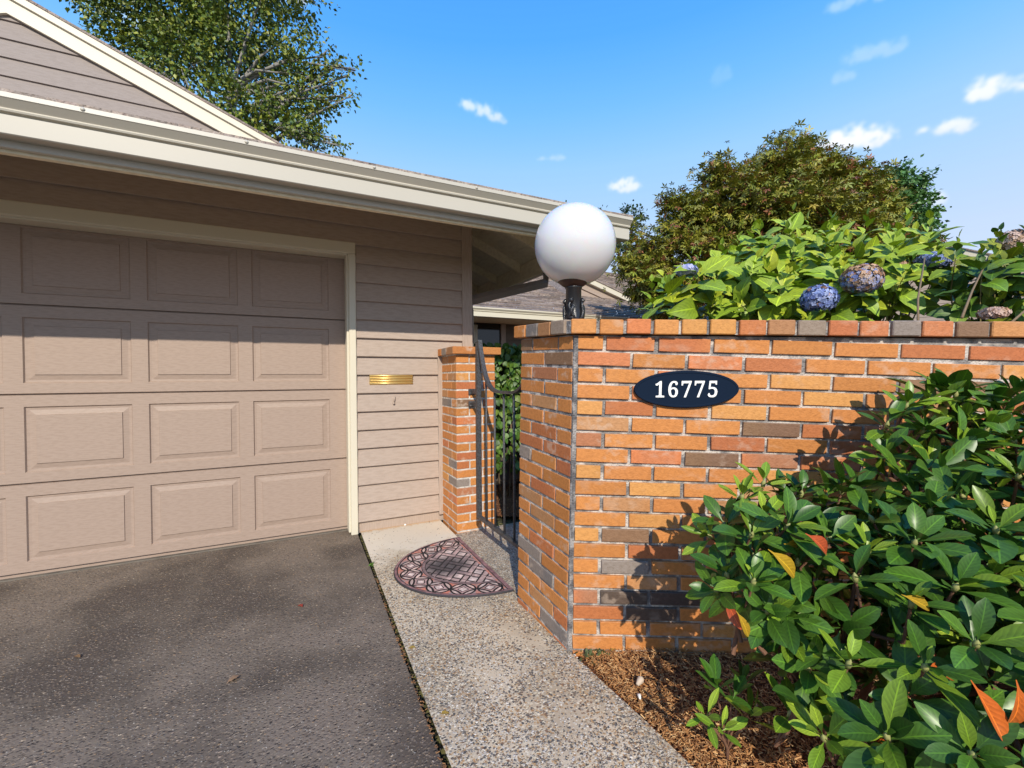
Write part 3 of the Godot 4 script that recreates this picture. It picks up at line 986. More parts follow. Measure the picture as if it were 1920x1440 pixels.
func brick_tones(kind: String) -> Array:
	match kind:
		"o": return [Color(0.50, 0.196, 0.050), Color(0.47, 0.174, 0.044), Color(0.53, 0.220, 0.060)]
		"a": return [Color(0.54, 0.250, 0.070), Color(0.51, 0.230, 0.060), Color(0.52, 0.22, 0.058)]
		"r": return [Color(0.40, 0.125, 0.042), Color(0.46, 0.155, 0.048), Color(0.36, 0.11, 0.045)]
		"p": return [Color(0.48, 0.165, 0.062), Color(0.36, 0.155, 0.075), Color(0.54, 0.17, 0.055)]
		"t": return [Color(0.42, 0.205, 0.085), Color(0.36, 0.17, 0.07), Color(0.45, 0.20, 0.07)]
		"b": return [Color(0.235, 0.130, 0.066), Color(0.20, 0.11, 0.06), Color(0.27, 0.14, 0.065)]
		"d": return [Color(0.085, 0.058, 0.042), Color(0.10, 0.066, 0.046), Color(0.075, 0.053, 0.042)]
	return [Color(0.24, 0.195, 0.165), Color(0.19, 0.165, 0.15), Color(0.27, 0.20, 0.15)]      # "g" grey flashed

# one face brick, 0.2 m long before scaling: a slightly uneven front with worn edges and four sides
func brick_mesh(kind: String, h: float, depth: float) -> ArrayMesh:
	var tones := brick_tones(kind)
	var st := begin(false)
	var L := 0.2
	var n := 5
	var e := 0.0017
	var flash := rng.randf()
	var pivot := rnd(0.2, 0.8)
	var level := rnd(0.92, 1.06)
	var colat := func(t: float, edge: bool) -> Color:
		var c: Color = tones[0]
		if flash < 0.30: c = c.lerp(tones[1], smoothstep(pivot - 0.15, pivot + 0.15, t))
		elif flash < 0.55: c = c.lerp(tones[2], 1.0 - smoothstep(0.05, 0.3, minf(t, 1.0 - t)))
		elif flash < 0.75: c = c.lerp(tones[1], 0.6)
		if edge: c = c.lerp(Color(0.45, 0.38, 0.32), 0.1)
		return c * level
	var top := []
	var bot := []
	var mid := []
	for i in n:
		var t := i / float(n - 1)
		var x := lerpf(-L / 2 + e, L / 2 - e, t)
		top.append([Vector3(x, h / 2 - e + rnd(-0.0010, 0.0008), rnd(-0.0006, 0.0006)), colat.call(t, false)])
		bot.append([Vector3(x, -h / 2 + e + rnd(-0.0008, 0.0010), rnd(-0.0006, 0.0006)), colat.call(t, false)])
	var put3 := func(a: Array, b: Array, c: Array, out: Vector3) -> void:
		var q := [a, b, c]
		if (b[0] - a[0]).cross(c[0] - a[0]).dot(out) > 0.0: q = [a, c, b]
		for v in q:
			st.set_color(v[1])
			st.add_vertex(v[0])
	st.set_smooth_group(1)
	for i in n - 1:
		put3.call(bot[i], bot[i + 1], top[i + 1], Vector3.BACK)
		put3.call(bot[i], top[i + 1], top[i], Vector3.BACK)
	st.set_smooth_group(-1)
	var ring := []
	for i in n: ring.append(bot[i])
	for i in n: ring.append(top[n - 1 - i])
	var outer := []
	for i in ring.size():
		var p: Vector3 = ring[i][0]
		var q := Vector3(p.x, signf(p.y) * h / 2, -e)
		var k := i % n
		if k == 0 or k == n - 1: q.x = signf(p.x) * L / 2
		outer.append([q + Vector3(rnd(-0.0008, 0.0008), rnd(-0.0008, 0.0008), rnd(-0.0006, 0.0006)), (ring[i][1] as Color).lerp(Color(0.45, 0.38, 0.32), 0.12)])
	for i in ring.size():
		var j := (i + 1) % ring.size()
		var out: Vector3 = (ring[i][0] + ring[j][0]) * Vector3(0.2, 1, 0) + Vector3(0, 0, 0.02)
		put3.call(ring[i], ring[j], outer[j], out)
		put3.call(ring[i], outer[j], outer[i], out)
		var bi := [outer[i][0] * Vector3(1, 1, 0) + Vector3(0, 0, -depth), outer[i][1]]
		var bj := [outer[j][0] * Vector3(1, 1, 0) + Vector3(0, 0, -depth), outer[j][1]]
		var o2: Vector3 = (outer[i][0] + outer[j][0]) * Vector3(0.2, 1, 0)
		put3.call(outer[i], outer[j], bj, o2)
		put3.call(outer[i], bj, bi, o2)
	st.generate_normals()
	st.index()
	return st.commit()

func any_brick(kind: String) -> ArrayMesh:
	if not brick_kinds.has(kind):
		var list := []
		for i in 7: list.append(brick_mesh(kind, 0.0549, 0.06))
		brick_kinds[kind] = list
	return brick_kinds[kind][rng.randi() % 7]

# lay a brick whose left end is at u0 and right end at u1 on a face with the given frame
func lay(parent: Node, kind: String, at: Vector3, xdir: Vector3, length: float, tilt := 0.0, hscale := 1.0) -> void:
	var z := xdir.cross(Vector3.UP)
	var b := Basis(xdir, Vector3.UP, z) * Basis(Vector3.BACK, tilt)
	var out := rnd(-0.0015, 0.0020)
	put(parent, "brick", any_brick(kind), M.brick, Transform3D(b * Basis.from_scale(Vector3(length / 0.2, hscale, 1)), at + z * out))

func cap_brick(parent: Node, kind: String, at: Vector3, xdir: Vector3, size: Vector3) -> void:
	var tones := brick_tones(kind)
	var st := begin()
	st.set_color((tones[rng.randi() % 3] as Color) * rnd(0.9, 1.05))
	cbox(st, Vector3.ZERO, size, 0.0035)
	var z := xdir.cross(Vector3.UP)
	put(parent, "cap_brick", done(st), M.brick, Transform3D(Basis(xdir, Vector3.UP, z) * Basis(Vector3.BACK, rnd(-0.008, 0.008)) * Basis(Vector3.UP, rnd(-0.006, 0.006)), at))

func brick_wall() -> void:
	var w := thing("brick_wall", "orange brick garden wall with angled corner and projecting rowlock cap", "wall", WALL_AT)
	w.basis = Basis(Vector3.RIGHT, atan(0.043))
	var rows := ["orrooorro", "poproooao", "oopoaobbo", "opooaotro", "aroaoooro", "toobrpoor", "poororoo", "opbprooa", "aoooarto", "oaotoooa", "ototooro", "oaoaotoo", "aboroooo", "oroaoroo", "ogoooaor", "otoroooo", "pddrooor", "rdoorotr", "oooaoroo", "oooooooo", "oooooooo"]
	var even := [0.018, 0.24, 0.462, 0.690, 0.924, 1.165, 1.410, 1.662, 1.915, 2.168, 2.42, 2.672, 2.924, 3.176, 3.428, 3.58]
	var odd := [0.018, 0.130, 0.340, 0.563, 0.792, 1.036, 1.285, 1.534, 1.786, 2.04, 2.292, 2.544, 2.796, 3.048, 3.30, 3.58]
	var side := ["boor", "obgo", "opo", "oo", "oto", "oo", "oro", "rr", "gor", "oo", "oro", "to", "oto", "oo", "oro", "go", "ogo", "oo", "otr", "og", "ro"]
	var far_bricks := SurfaceTool.new()
	far_bricks.begin(Mesh.PRIMITIVE_TRIANGLES)
	for i in range(1, 22):
		var yc := 1.313 - 0.068 * (i - 1) + 0.034
		var slope := -0.018 if i == 1 else -0.020 + maxf(0.0, i - 3) / 17.0 * 0.058
		var js: Array = even if i % 2 == 0 else odd
		var kinds: String = rows[i - 1]
		for k in js.size() - 1:
			var a: float = js[k] + 0.0074 + rnd(-0.002, 0.002)
			var b: float = js[k + 1] - 0.0074 + rnd(-0.002, 0.002)
			if k == 0: a = js[0] + rnd(0.0, 0.006)
			var s := (a + b) * 0.5
			var kind := kinds[k % kinds.length()]
			if js[k] > 2.1:
				var zz := WALL_N
				far_bricks.append_from(any_brick(kind), 0, Transform3D(Basis(WALL_D, Vector3.UP, zz) * Basis.from_scale(Vector3((b - a) / 0.2, 1.0 - 0.02 * 2.1, 1)), WALL_D * s + Vector3.UP * (yc + slope * 1.97)))
				continue
			lay(w, kind, WALL_D * s + Vector3.UP * (yc + slope * (s - 0.13) + rnd(-0.0015, 0.0015)), WALL_D, b - a, slope, 1.0 - 0.02 * s)
		# the short return face beside the walk
		var cuts := [-0.474, -0.239, -0.006] if i % 2 == 0 else [-0.474, -0.358, -0.124, -0.006]
		var sk: String = side[i - 1]
		for k in cuts.size() - 1:
			var a: float = cuts[k] + (0.0 if k == 0 else 0.0066) + rnd(-0.002, 0.002)
			var b: float = cuts[k + 1] - (0.004 if k == cuts.size() - 2 else 0.0066) + rnd(-0.002, 0.002)
			lay(w, sk[k % sk.length()], Vector3(0, yc + rnd(-0.001, 0.001), (a + b) * 0.5), Vector3.BACK, b - a)
	stuff(put(w, "brickwork", far_bricks.commit(), M.brick))
	# mortar bed: the body of the wall, a little behind the faces
	var e := -0.0032
	var t := 0.30
	var foot := PackedVector3Array()
	var far := WALL_D * 3.6
	for q in [WALL_N * e + Vector3(0.0032, 0, -0.008), far + WALL_N * e, far - WALL_N * t, Vector3(0.26, 0, -0.20), Vector3(0.26, 0, -0.470), Vector3(-e, 0, -0.470)]:
		foot.append(q + Vector3(0, -0.15, 0))
	slab(w, "mortar", foot, Vector3(0, 1.528, 0), M.mortar)
	var cs := PackedVector3Array()
	for q in [Vector3(0.0020, 0, -0.001), Vector3(0.0020, 0, -0.009), Vector3(0.03, 0, -0.03), WALL_D * 0.019 + WALL_N * -0.02, WALL_D * 0.019 + WALL_N * -0.0014, WALL_D * 0.004 + WALL_N * -0.0004]:
		cs.append(q + Vector3(0, -0.12, 0))
	slab(w, "mortar", cs, Vector3(0, 1.497, 0), M.strip)
	# rowlock cap
	var caps := [-0.020, 0.096, 0.205, 0.315, 0.424, 0.535, 0.648, 0.763, 0.876, 0.992, 1.110, 1.226, 1.339, 1.461, 1.587, 1.717, 1.845, 1.972, 2.10, 2.23, 2.36, 2.49, 2.62, 2.75, 2.88, 3.01, 3.14, 3.27, 3.40, 3.53, 3.64]
	var ck := "oopaaartgrpgpbtaoptroaropgtaoprtb"
	for k in caps.size() - 1:
		var a: float = caps[k] + 0.007
		var b: float = caps[k + 1] - 0.007
		if a > 0.7: a -= 0.003
		cap_brick(w, ck[k], WALL_D * ((a + b) * 0.5) + WALL_N * (0.030 - 0.11 + rnd(-0.003, 0.003)) + Vector3.UP * (1.4125 + rnd(-0.0015, 0.0015)), WALL_D, Vector3(b - a, 0.060, 0.22))
	var sc := [-0.505, -0.383, -0.262, -0.143, -0.022]
	var sn := "ogtg"
	for k in 4:
		var a: float = sc[k] + (0.0 if k == 0 else 0.0055)
		var b: float = sc[k + 1] - 0.0055
		cap_brick(w, sn[k], Vector3(-0.030 + 0.11 + rnd(-0.002, 0.002), 1.4125 + rnd(-0.0015, 0.0015), (a + b) * 0.5), Vector3.BACK, Vector3(b - a, 0.060, 0.22))
	var top := PackedVector3Array()
	for q in [WALL_N * 0.016 + Vector3(-0.012, 0, -0.006), WALL_D * 3.6 + WALL_N * 0.018, WALL_D * 3.6 - WALL_N * 0.18, Vector3(0.17, 0, -0.14), Vector3(0.17, 0, -0.49), Vector3(-0.018, 0, -0.49)]:
		top.append(q + Vector3(0, 1.384, 0))
	slab(w, "cap_mortar", top, Vector3(0, 0.052, 0), M.mortar)

func pillar() -> void:
	var x0 := 0.824
	var x1 := 1.148
	var zf := 0.383
	var p := thing("brick_pillar", "slim orange brick gate pillar against the garage siding", "pillar", Vector3(x0, 0, zf))
	var W := x1 - x0
	var dp := 0.355
	var front := ["oo", "oo", "ao", "rr", "ro", "br", "oo", "po", "oo", "po", "oo", "ro", "ro", "oo", "go", "po", "oo", "ro", "oo", "oo", "oo"]
	var left := ["to", "oo", "ot", "oo", "to", "go", "oo", "or", "oo", "oo", "po", "to", "og", "ao", "ag", "oo", "op", "oo", "oo", "oo", "oo"]
	for i in range(1, 22):
		var yc := 1.3445 - 0.068 * (i - 1)
		var cuts := [0.0, 0.107, 0.324] if i % 2 == 1 else [0.0, 0.214, 0.324]
		for k in 2:
			var a: float = cuts[k] + (0.002 if k == 0 else 0.0055)
			var b: float = cuts[k + 1] - (0.002 if k == 1 else 0.0055)
			lay(p, front[i - 1][k], Vector3((a + b) / 2, yc, 0), Vector3.RIGHT, b - a)
		var lc := [-0.355, -0.205, 0.0] if i % 2 == 1 else [-0.355, -0.110, 0.0]
		for k in 2:
			var a: float = lc[k] + (0.0 if k == 0 else 0.0055)
			var b: float = lc[k + 1] - (0.003 if k == 1 else 0.0055)
			lay(p, left[i - 1][k], Vector3(0, yc, (a + b) / 2), Vector3.BACK, b - a)
			lay(p, "o", Vector3(W, yc, (a + b) / 2), Vector3.FORWARD, b - a - 0.004)
	bx(p, "mortar", Vector3(0.0032, -0.1, -dp), Vector3(W - 0.0032, 1.380, -0.0032), M.white_mortar, 0.002)
	# cap
	var o := 0.038
	cap_brick(p, "t", Vector3(-o + 0.10, 1.4085, -0.042), Vector3.BACK, Vector3(0.155, 0.056, 0.20))
	cap_brick(p, "g", Vector3(-o + 0.10, 1.4085, -0.19), Vector3.BACK, Vector3(0.125, 0.056, 0.20))
	cap_brick(p, "o", Vector3(-o + 0.10, 1.4085, -0.305), Vector3.BACK, Vector3(0.085, 0.056, 0.20))
	cap_brick(p, "o", Vector3(-o + 0.102, 1.4090, o - 0.098), Vector3.RIGHT, Vector3(0.200, 0.057, 0.20))
	cap_brick(p, "o", Vector3(W + o - 0.094, 1.4090, o - 0.10), Vector3.RIGHT, Vector3(0.188, 0.057, 0.20))
	cap_brick(p, "o", Vector3(W + o - 0.094, 1.4085, -0.26), Vector3.RIGHT, Vector3(0.188, 0.056, 0.19))
	bx(p, "cap_mortar", Vector3(-0.02, 1.379, -0.34), Vector3(W + 0.02, 1.425, 0.022), M.white_mortar, 0.002)

# ---------------------------------------------------------------- gate, lamp, number, mat
func gate() -> void:
	var x := 0.93
	var g := thing("garden_gate", "black wrought iron garden gate with sagging curved top and thin bars", "gate", Vector3(x, 0.0, 0.55))
	var z := func(v: float) -> float: return v - 0.55
	var top := func(v: float) -> float: return 1.105 + 0.36 * pow(absf(v - 1.02) / 0.42, 4.0)
	for zz in [0.570, 1.455]:
		bx(g, "stile", Vector3(-0.017, 0.165, z.call(zz) - 0.017), Vector3(0.017, 1.462 if zz < 1.0 else 1.45, z.call(zz) + 0.017), M.iron, 0.003)
	bx(g, "bottom_rail", Vector3(-0.016, 0.165, z.call(0.588)), Vector3(0.016, 0.190, z.call(1.438)), M.iron, 0.003)
	var arc := begin()
	var prev := []
	for i in 41:
		var v := lerpf(0.598, 1.432, i / 40.0)
		var y: float = top.call(v)
		var dy: float = (top.call(v + 0.004) - top.call(v - 0.004)) / 0.008
		var nn := Vector2(-dy, 1.0).normalized() * 0.0085
		var c := Vector3(0, y, z.call(v))
		var ring := [c + Vector3(-0.016, nn.y, nn.x), c + Vector3(0.016, nn.y, nn.x), c + Vector3(0.016, -nn.y, -nn.x), c + Vector3(-0.016, -nn.y, -nn.x)]
		if prev.size():
			for k in 4:
				quad(arc, prev[k], prev[(k + 1) % 4], ring[(k + 1) % 4], ring[k], (prev[k] + prev[(k + 1) % 4]) * 0.5 - (prev[0] + prev[2]) * 0.5)
		prev = ring
	put(g, "top_rail", done(arc), M.iron)
	for k in 5:
		var v := 0.715 + 0.145 * k
		var st := begin(false)
		var y: float = top.call(v)
		tube(st, [Vector3(0, 0.185, z.call(v)), Vector3(0, y, z.call(v))], [0.0075, 0.0075], 8)
		put(g, "bar", done(st), M.iron)
	for y in [0.997, 1.092]:
		var st := begin()
		cbox(st, Vector3(0.016, y, z.call(0.470)), Vector3(0.010, 0.030, 0.175), 0.002)
		cbox(st, Vector3(0.020, y, z.call(0.390)), Vector3(0.060, 0.045, 0.008), 0.002)
		put(g, "hinge", done(st), M.iron)
	var lt := begin(false)
	tube(lt, [Vector3(0.02, 0.985, z.call(0.405)), Vector3(-0.012, 0.985, z.call(0.405))], [0.010, 0.010], 8)
	put(g, "latch_bolt", done(lt), M.iron)

func lamp() -> void:
	var at := Vector3(0.832, 1.440, 1.945)
	var l := thing("globe_lamp", "white globe lamp on short black post standing on brick wall corner", "lamp", at)
	var st := begin(false)
	lathe(st, [Vector2(0.050, 0.0), Vector2(0.050, 0.008), Vector2(0.038, 0.016), Vector2(0.035, 0.022), Vector2(0.034, 0.150), Vector2(0.037, 0.152), Vector2(0.037, 0.160), Vector2(0.0, 0.161)], 28)
	put(l, "post", done(st), M.cast)
	# cast scrollwork round the foot of the post
	for k in 4:
		var a := TAU * (k + 0.55) / 4.0
		var d := Vector3(cos(a), 0, sin(a))
		var s := Vector3(-sin(a), 0, cos(a))
		var orn := begin(false)
		tube(orn, [d * 0.037 + Vector3(0, 0.012, 0) - s * 0.016, d * 0.041 + Vector3(0, 0.030, 0) - s * 0.008, d * 0.042 + Vector3(0, 0.050, 0), d * 0.041 + Vector3(0, 0.070, 0) - s * 0.010, d * 0.038 + Vector3(0, 0.082, 0)], [0.006, 0.007, 0.010, 0.007, 0.004], 7)
		tube(orn, [d * 0.037 + Vector3(0, 0.012, 0) + s * 0.016, d * 0.041 + Vector3(0, 0.030, 0) + s * 0.008, d * 0.042 + Vector3(0, 0.050, 0), d * 0.041 + Vector3(0, 0.070, 0) + s * 0.010, d * 0.037 + Vector3(0, 0.105, 0)], [0.006, 0.007, 0.008, 0.007, 0.004], 7)
		tube(orn, [d * 0.036 + Vector3(0, 0.085, 0), d * 0.040 + Vector3(0, 0.096, 0), d * 0.036 + Vector3(0, 0.108, 0)], [0.006, 0.012, 0.005], 7)
		tube(orn, [d * 0.036 + Vector3(0, 0.018, 0) - s * 0.020, d * 0.040 + Vector3(0, 0.020, 0), d * 0.036 + Vector3(0, 0.018, 0) + s * 0.020], [0.005, 0.008, 0.005], 7)
		put(l, "cast_ornament", done(orn), M.cast)
	var cup := begin(false)
	lathe(cup, [Vector2(0.030, 0.156), Vector2(0.037, 0.158), Vector2(0.052, 0.167), Vector2(0.069, 0.181), Vector2(0.070, 0.184), Vector2(0.060, 0.190), Vector2(0.0, 0.192)], 32)
	put(l, "globe_holder", done(cup), M.rust)
	var sp := SphereMesh.new()
	sp.radius = 0.178
	sp.height = 0.356
	sp.radial_segments = 72
	sp.rings = 40
	put(l, "globe", sp, M.globe, Transform3D(Basis(), Vector3(0.008, 0.343, 0.0)))

func plaque() -> void:
	var up := Vector3(0, 1, 0.043).normalized()
	var n := WALL_D.cross(up)
	var s := 0.459
	var y := 1.149
	var at := WALL_AT + WALL_D * s + Vector3(0, y, 0.043 * y) + n * 0.004
	var p := thing("house_number_plaque", "dark oval house number plaque reading 16775 on the brick wall", "plaque", at)
	p.basis = Basis(WALL_D, up, n)
	var a := 0.209
	var b := 0.0765
	var st := begin()
	var prof := [[1.0, 0.0], [1.0, 0.010], [0.985, 0.014], [0.955, 0.014], [0.945, 0.0125], [0.0, 0.0125]]
	for i in prof.size() - 1:
		for k in 64:
			var t0 := TAU * k / 64
			var t1 := TAU * (k + 1) / 64
			var f := func(e: Array, t: float) -> Vector3:
				var m: float = (1.0 - e[0]) * a
				return Vector3(cos(t) * maxf(0.0, a - m), sin(t) * maxf(0.0, b - m * (1.0 if e[0] > 0.5 else b / a)), e[1])
			var out := Vector3(cos(t0), sin(t0), 1.2)
			tri(st, f.call(prof[i], t0), f.call(prof[i], t1), f.call(prof[i + 1], t1), out)
			if prof[i + 1][0] > 0.0: tri(st, f.call(prof[i], t0), f.call(prof[i + 1], t1), f.call(prof[i + 1], t0), out)
	put(p, "plate", done(st), M.plate)
	var font := SystemFont.new()
	font.font_names = PackedStringArray(["Droid Serif"])
	font.font_weight = 400
	var bolder := FontVariation.new()
	bolder.base_font = font
	bolder.variation_embolden = 0.45
	var xs := [-0.106, -0.053, 0.000, 0.052, 0.104]
	var word := "16775"
	for i in 5:
		var tm := TextMesh.new()
		tm.text = word[i]
		tm.font = bolder
		tm.font_size = 64
		tm.pixel_size = 0.001
		tm.depth = 0.003
		var bb := tm.get_aabb()
		var sc := 0.067 / bb.size.y
		var mid := bb.position + bb.size * 0.5
		put(p, "digit", tm, M.digit, Transform3D(Basis.from_scale(Vector3(sc * 0.92, sc, 1)), Vector3(xs[i] - mid.x * sc * 0.92, 0.001 - mid.y * sc, 0.0135)))

func door_mat() -> void:
	var a := 0.455
	var b := 0.562
	var m := thing("door_mat", "half oval pink and grey rubber doormat with interlaced ring border", "doormat", Vector3(0.802, 0.0125, 0.942))
	var w := 640
	var h := 1024
	var im := Image.create(w, h, false, Image.FORMAT_RGB8)
	var mott := noise(0.006, 81, 4)
	var mott2 := noise(0.02, 82, 4)
	var dark := Color(0.10, 0.085, 0.09)
	for py in h:
		for px in w:
			var X := (px + 0.5) / w * b        # away from the straight edge
			var Z := ((py + 0.5) / h * 2.0 - 1.0) * a
			var ex := X / b
			var ez := Z / a
			var r := sqrt(ex * ex + ez * ez)
			var mt := clampf(mott.get_noise_2d(px, py) * 1.4 + 0.5, 0, 1)
			var g2 := mott2.get_noise_2d(px, py)
			var ground := Color(0.80, 0.55, 0.49).lerp(Color(0.68, 0.62, 0.62), mt)
			var pale := Color(0.88, 0.75, 0.70).lerp(Color(0.79, 0.70, 0.67), mt)
			var c := ground
			var line := 0.0
			if r < 0.655 and X > 0.045:
				# woven lattice
				var p := (X * 1.0 + Z * 0.85) / 0.128
				var q := (X * 1.0 - Z * 0.85) / 0.128
				var fp := fposmod(p, 1.0)
				var fq := fposmod(q, 1.0)
				var inp := fp < 0.40
				var inq := fq < 0.40
				var over := (int(floor(p)) + int(floor(q))) % 2 == 0
				c = pale.lightened(0.15)
				if inp or inq: c = Color(0.70, 0.59, 0.58).lerp(Color(0.78, 0.66, 0.63), mt)
				var lp := minf(minf(fp, 1.0 - fp), absf(fp - 0.40))
				var lq := minf(minf(fq, 1.0 - fq), absf(fq - 0.40))
				if lp < 0.052 and not (inq and not over): line = 1.0
				if lq < 0.052 and not (inp and over): line = 1.0
				var soot := clampf(1.0 - sqrt(pow((X - 0.24) / 0.2, 2.0) + pow((Z + 0.02) / 0.17, 2.0)), 0.0, 1.0)
				c = c.lerp(Color(0.2, 0.19, 0.2), clampf(soot * 1.3 + g2 * soot, 0, 0.75))
			elif r < 0.70 and X > 0.045:
				c = Color(0.62, 0.50, 0.49).lerp(Color(0.5, 0.42, 0.42), mt)
				if r < 0.662 or r > 0.692: line = 1.0
			elif r > 0.955 or X < 0.030:
				c = Color(0.52, 0.38, 0.39).lerp(Color(0.60, 0.45, 0.45), mt)
				if r > 0.955 and r < 0.966: line = 1.0
				if X > 0.024 and r < 0.96: line = 1.0
			else:
				# chain of rings
				var best := 9.0
				var uu := 0.0
				var vv := 0.0
				for k in range(-5, 6):
					var t := k * 0.335
					var cxm := cos(t) * 0.826 * b
					var czm := sin(t) * 0.826 * a
					var d := Vector2(X - cxm, Z - czm)
					if d.length() < best:
						best = d.length()
						var nrm := Vector2(cos(t) / b, sin(t) / a).normalized()
						uu = d.dot(nrm) / 0.064
						vv = d.dot(Vector2(-nrm.y, nrm.x)) / 0.071
				var rad := sqrt(uu * uu + vv * vv)
				var au := absf(uu)
				var av := absf(vv)
				var dd := Vector2(au - 1.7, av - 1.7).length() - 0.838
				if rad < 1.0:
					c = pale if dd < 1.0 else Color(0.76, 0.63, 0.61).lerp(Color(0.70, 0.55, 0.52), mt)
					if absf(rad - 1.0) < 0.10 or absf(dd - 1.0) < 0.085: line = 1.0
					var di := au + av
					if di < 0.42: c = pale.lightened(0.2)
					if absf(di - 0.44) < 0.06 and maxf(au, av) < 0.45: line = 1.0
				elif rad < 1.06: line = 1.0
				elif g2 > 0.12: c = c.lerp(Color(0.74, 0.38, 0.28), 0.5)
				if X < 0.052 and X > 0.044: line = 1.0
			c = c * (0.93 + 0.25 * g2)
			if line > 0.0: c = dark
			im.set_pixel(px, py, c)
	var mm := mat(Color(1, 1, 1), 0.8)
	mm.albedo_texture = tex(im)
	var bump: Image = im.duplicate()
	bump.convert(Image.FORMAT_RGBA8)
	bump.bump_map_to_normal_map(3.0)
	bumps(mm, tex(bump), 0.35)
	var st := begin(false)
	var N := 48
	var ring := []
	for k in N + 1:
		var t := lerpf(-PI / 2, PI / 2, k / float(N))
		ring.append(Vector2(cos(t) * b, sin(t) * a))
	var v := func(p: Vector2, y: float) -> void:
		st.set_uv(Vector2(p.x / b, (p.y / a + 1.0) * 0.5))
		st.add_vertex(Vector3(-p.x, y, p.y))
	st.set_smooth_group(-1)
	for k in N:
		var pa: Vector2 = ring[k]
		var pb: Vector2 = ring[k + 1]
		# surface, from the middle of the straight edge outwards: field, raised rim
		for s in [[0.0, 0.007, 0.948, 0.007], [0.948, 0.007, 0.96, 0.0115], [0.96, 0.0115, 0.99, 0.0115]]:
			var q := [[pa * s[0], s[1]], [pb * s[0], s[1]], [pb * s[2], s[3]], [pa * s[2], s[3]]]
			for i in ([0, 2, 3] if s[0] == 0.0 else [0, 1, 2, 0, 2, 3]):
				v.call(q[i][0], q[i][1])
	st.generate_normals()
	st.generate_tangents()
	put(m, "mat_face", st.commit(), mm)
	var ed := begin()
	for k in N:
		var pa: Vector2 = ring[k]
		var pb: Vector2 = ring[k + 1]
		quad(ed, Vector3(-pa.x * 0.99, 0.0115, pa.y * 0.99), Vector3(-pb.x * 0.99, 0.0115, pb.y * 0.99), Vector3(-pb.x, 0.006, pb.y), Vector3(-pa.x, 0.006, pa.y), Vector3(-pa.x, 0.4, pa.y))
		quad(ed, Vector3(-pa.x, 0.006, pa.y), Vector3(-pb.x, 0.006, pb.y), Vector3(-pb.x, 0.0, pb.y), Vector3(-pa.x, 0.0, pa.y), Vector3(-pa.x, 0.0, pa.y))
	quad(ed, Vector3(0, 0, -a), Vector3(0, 0, a), Vector3(0, 0.007, a), Vector3(0, 0.007, -a), Vector3.RIGHT)
	put(m, "mat_edge", done(ed), mat(lin(0.03, 0.026, 0.028), 0.7))
const LOW_BALLS := [[1.07, 0.68, 2.68, 0.11], [0.96, 0.59, 2.77, 0.09], [1.23, 0.69, 2.79, 0.14], [1.07, 0.55, 2.91, 0.17], [1.27, 0.60, 2.96, 0.21], [0.96, 0.43, 2.93, 0.10], [0.93, 0.44, 2.87, 0.05], [0.85, 0.35, 2.90, 0.05], [0.92, 0.34, 2.97, 0.08], [1.07, 0.40, 3.07, 0.17], [1.23, 0.45, 3.15, 0.25]]
const TALL_BALLS := [[1.71, 0.93, 2.89, 0.12], [1.55, 0.74, 2.90, 0.14], [1.77, 0.86, 3.01, 0.18], [1.46, 0.64, 3.08, 0.22], [1.71, 0.74, 3.14, 0.28], [1.55, 0.91, 2.86, 0.07], [1.72, 1.07, 2.87, 0.06], [1.85, 1.02, 2.95, 0.07]]
const LOW_TIPS := [[Vector3(0.991, 0.803, 2.646), Vector3(1.021, 0.623, 2.666), Vector3(-0.10, 1.00, 0.20), 1.05], [Vector3(1.071, 0.840, 2.662), Vector3(1.101, 0.660, 2.682), Vector3(0.00, 1.00, 0.20), 1.10], [Vector3(0.927, 0.725, 2.638), Vector3(0.957, 0.545, 2.658), Vector3(-0.45, 0.85, 0.10), 1.00], [Vector3(1.179, 0.805, 2.716), Vector3(1.209, 0.625, 2.736), Vector3(0.10, 1.00, 0.20), 1.00], [Vector3(0.906, 0.685, 2.606), Vector3(0.936, 0.505, 2.626), Vector3(-0.80, 0.60, 0.00), 0.85], [Vector3(1.248, 0.796, 2.750), Vector3(1.278, 0.616, 2.770), Vector3(0.10, 1.00, 0.30), 1.00], [Vector3(1.333, 0.812, 2.792), Vector3(1.363, 0.632, 2.812), Vector3(0.10, 1.00, 0.30), 0.95], [Vector3(0.818, 0.626, 2.731), Vector3(0.848, 0.446, 2.751), Vector3(-0.45, 0.85, 0.10), 0.90], [Vector3(0.806, 0.584, 2.714), Vector3(0.836, 0.404, 2.734), Vector3(-0.90, 0.50, 0.00), 0.80], [Vector3(0.814, 0.637, 2.807), Vector3(0.844, 0.457, 2.827), Vector3(-0.20, 1.00, 0.40), 0.95], [Vector3(0.919, 0.428, 2.884), Vector3(0.949, 0.248, 2.904), Vector3(-0.40, 0.60, 0.60), 1.00], [Vector3(0.922, 0.496, 2.840), Vector3(0.952, 0.316, 2.860), Vector3(-0.60, 0.50, 0.30), 0.90], [Vector3(0.902, 0.728, 2.737), Vector3(0.932, 0.548, 2.757), Vector3(-0.20, 0.90, 0.50), 1.00], [Vector3(0.972, 0.758, 2.793), Vector3(1.002, 0.578, 2.813), Vector3(0.00, 0.90, 0.60), 1.05], [Vector3(1.053, 0.727, 2.856), Vector3(1.083, 0.547, 2.876), Vector3(0.10, 0.90, 0.60), 1.00], [Vector3(0.871, 0.554, 2.814), Vector3(0.901, 0.374, 2.834), Vector3(-0.70, 0.50, 0.20), 0.85]]
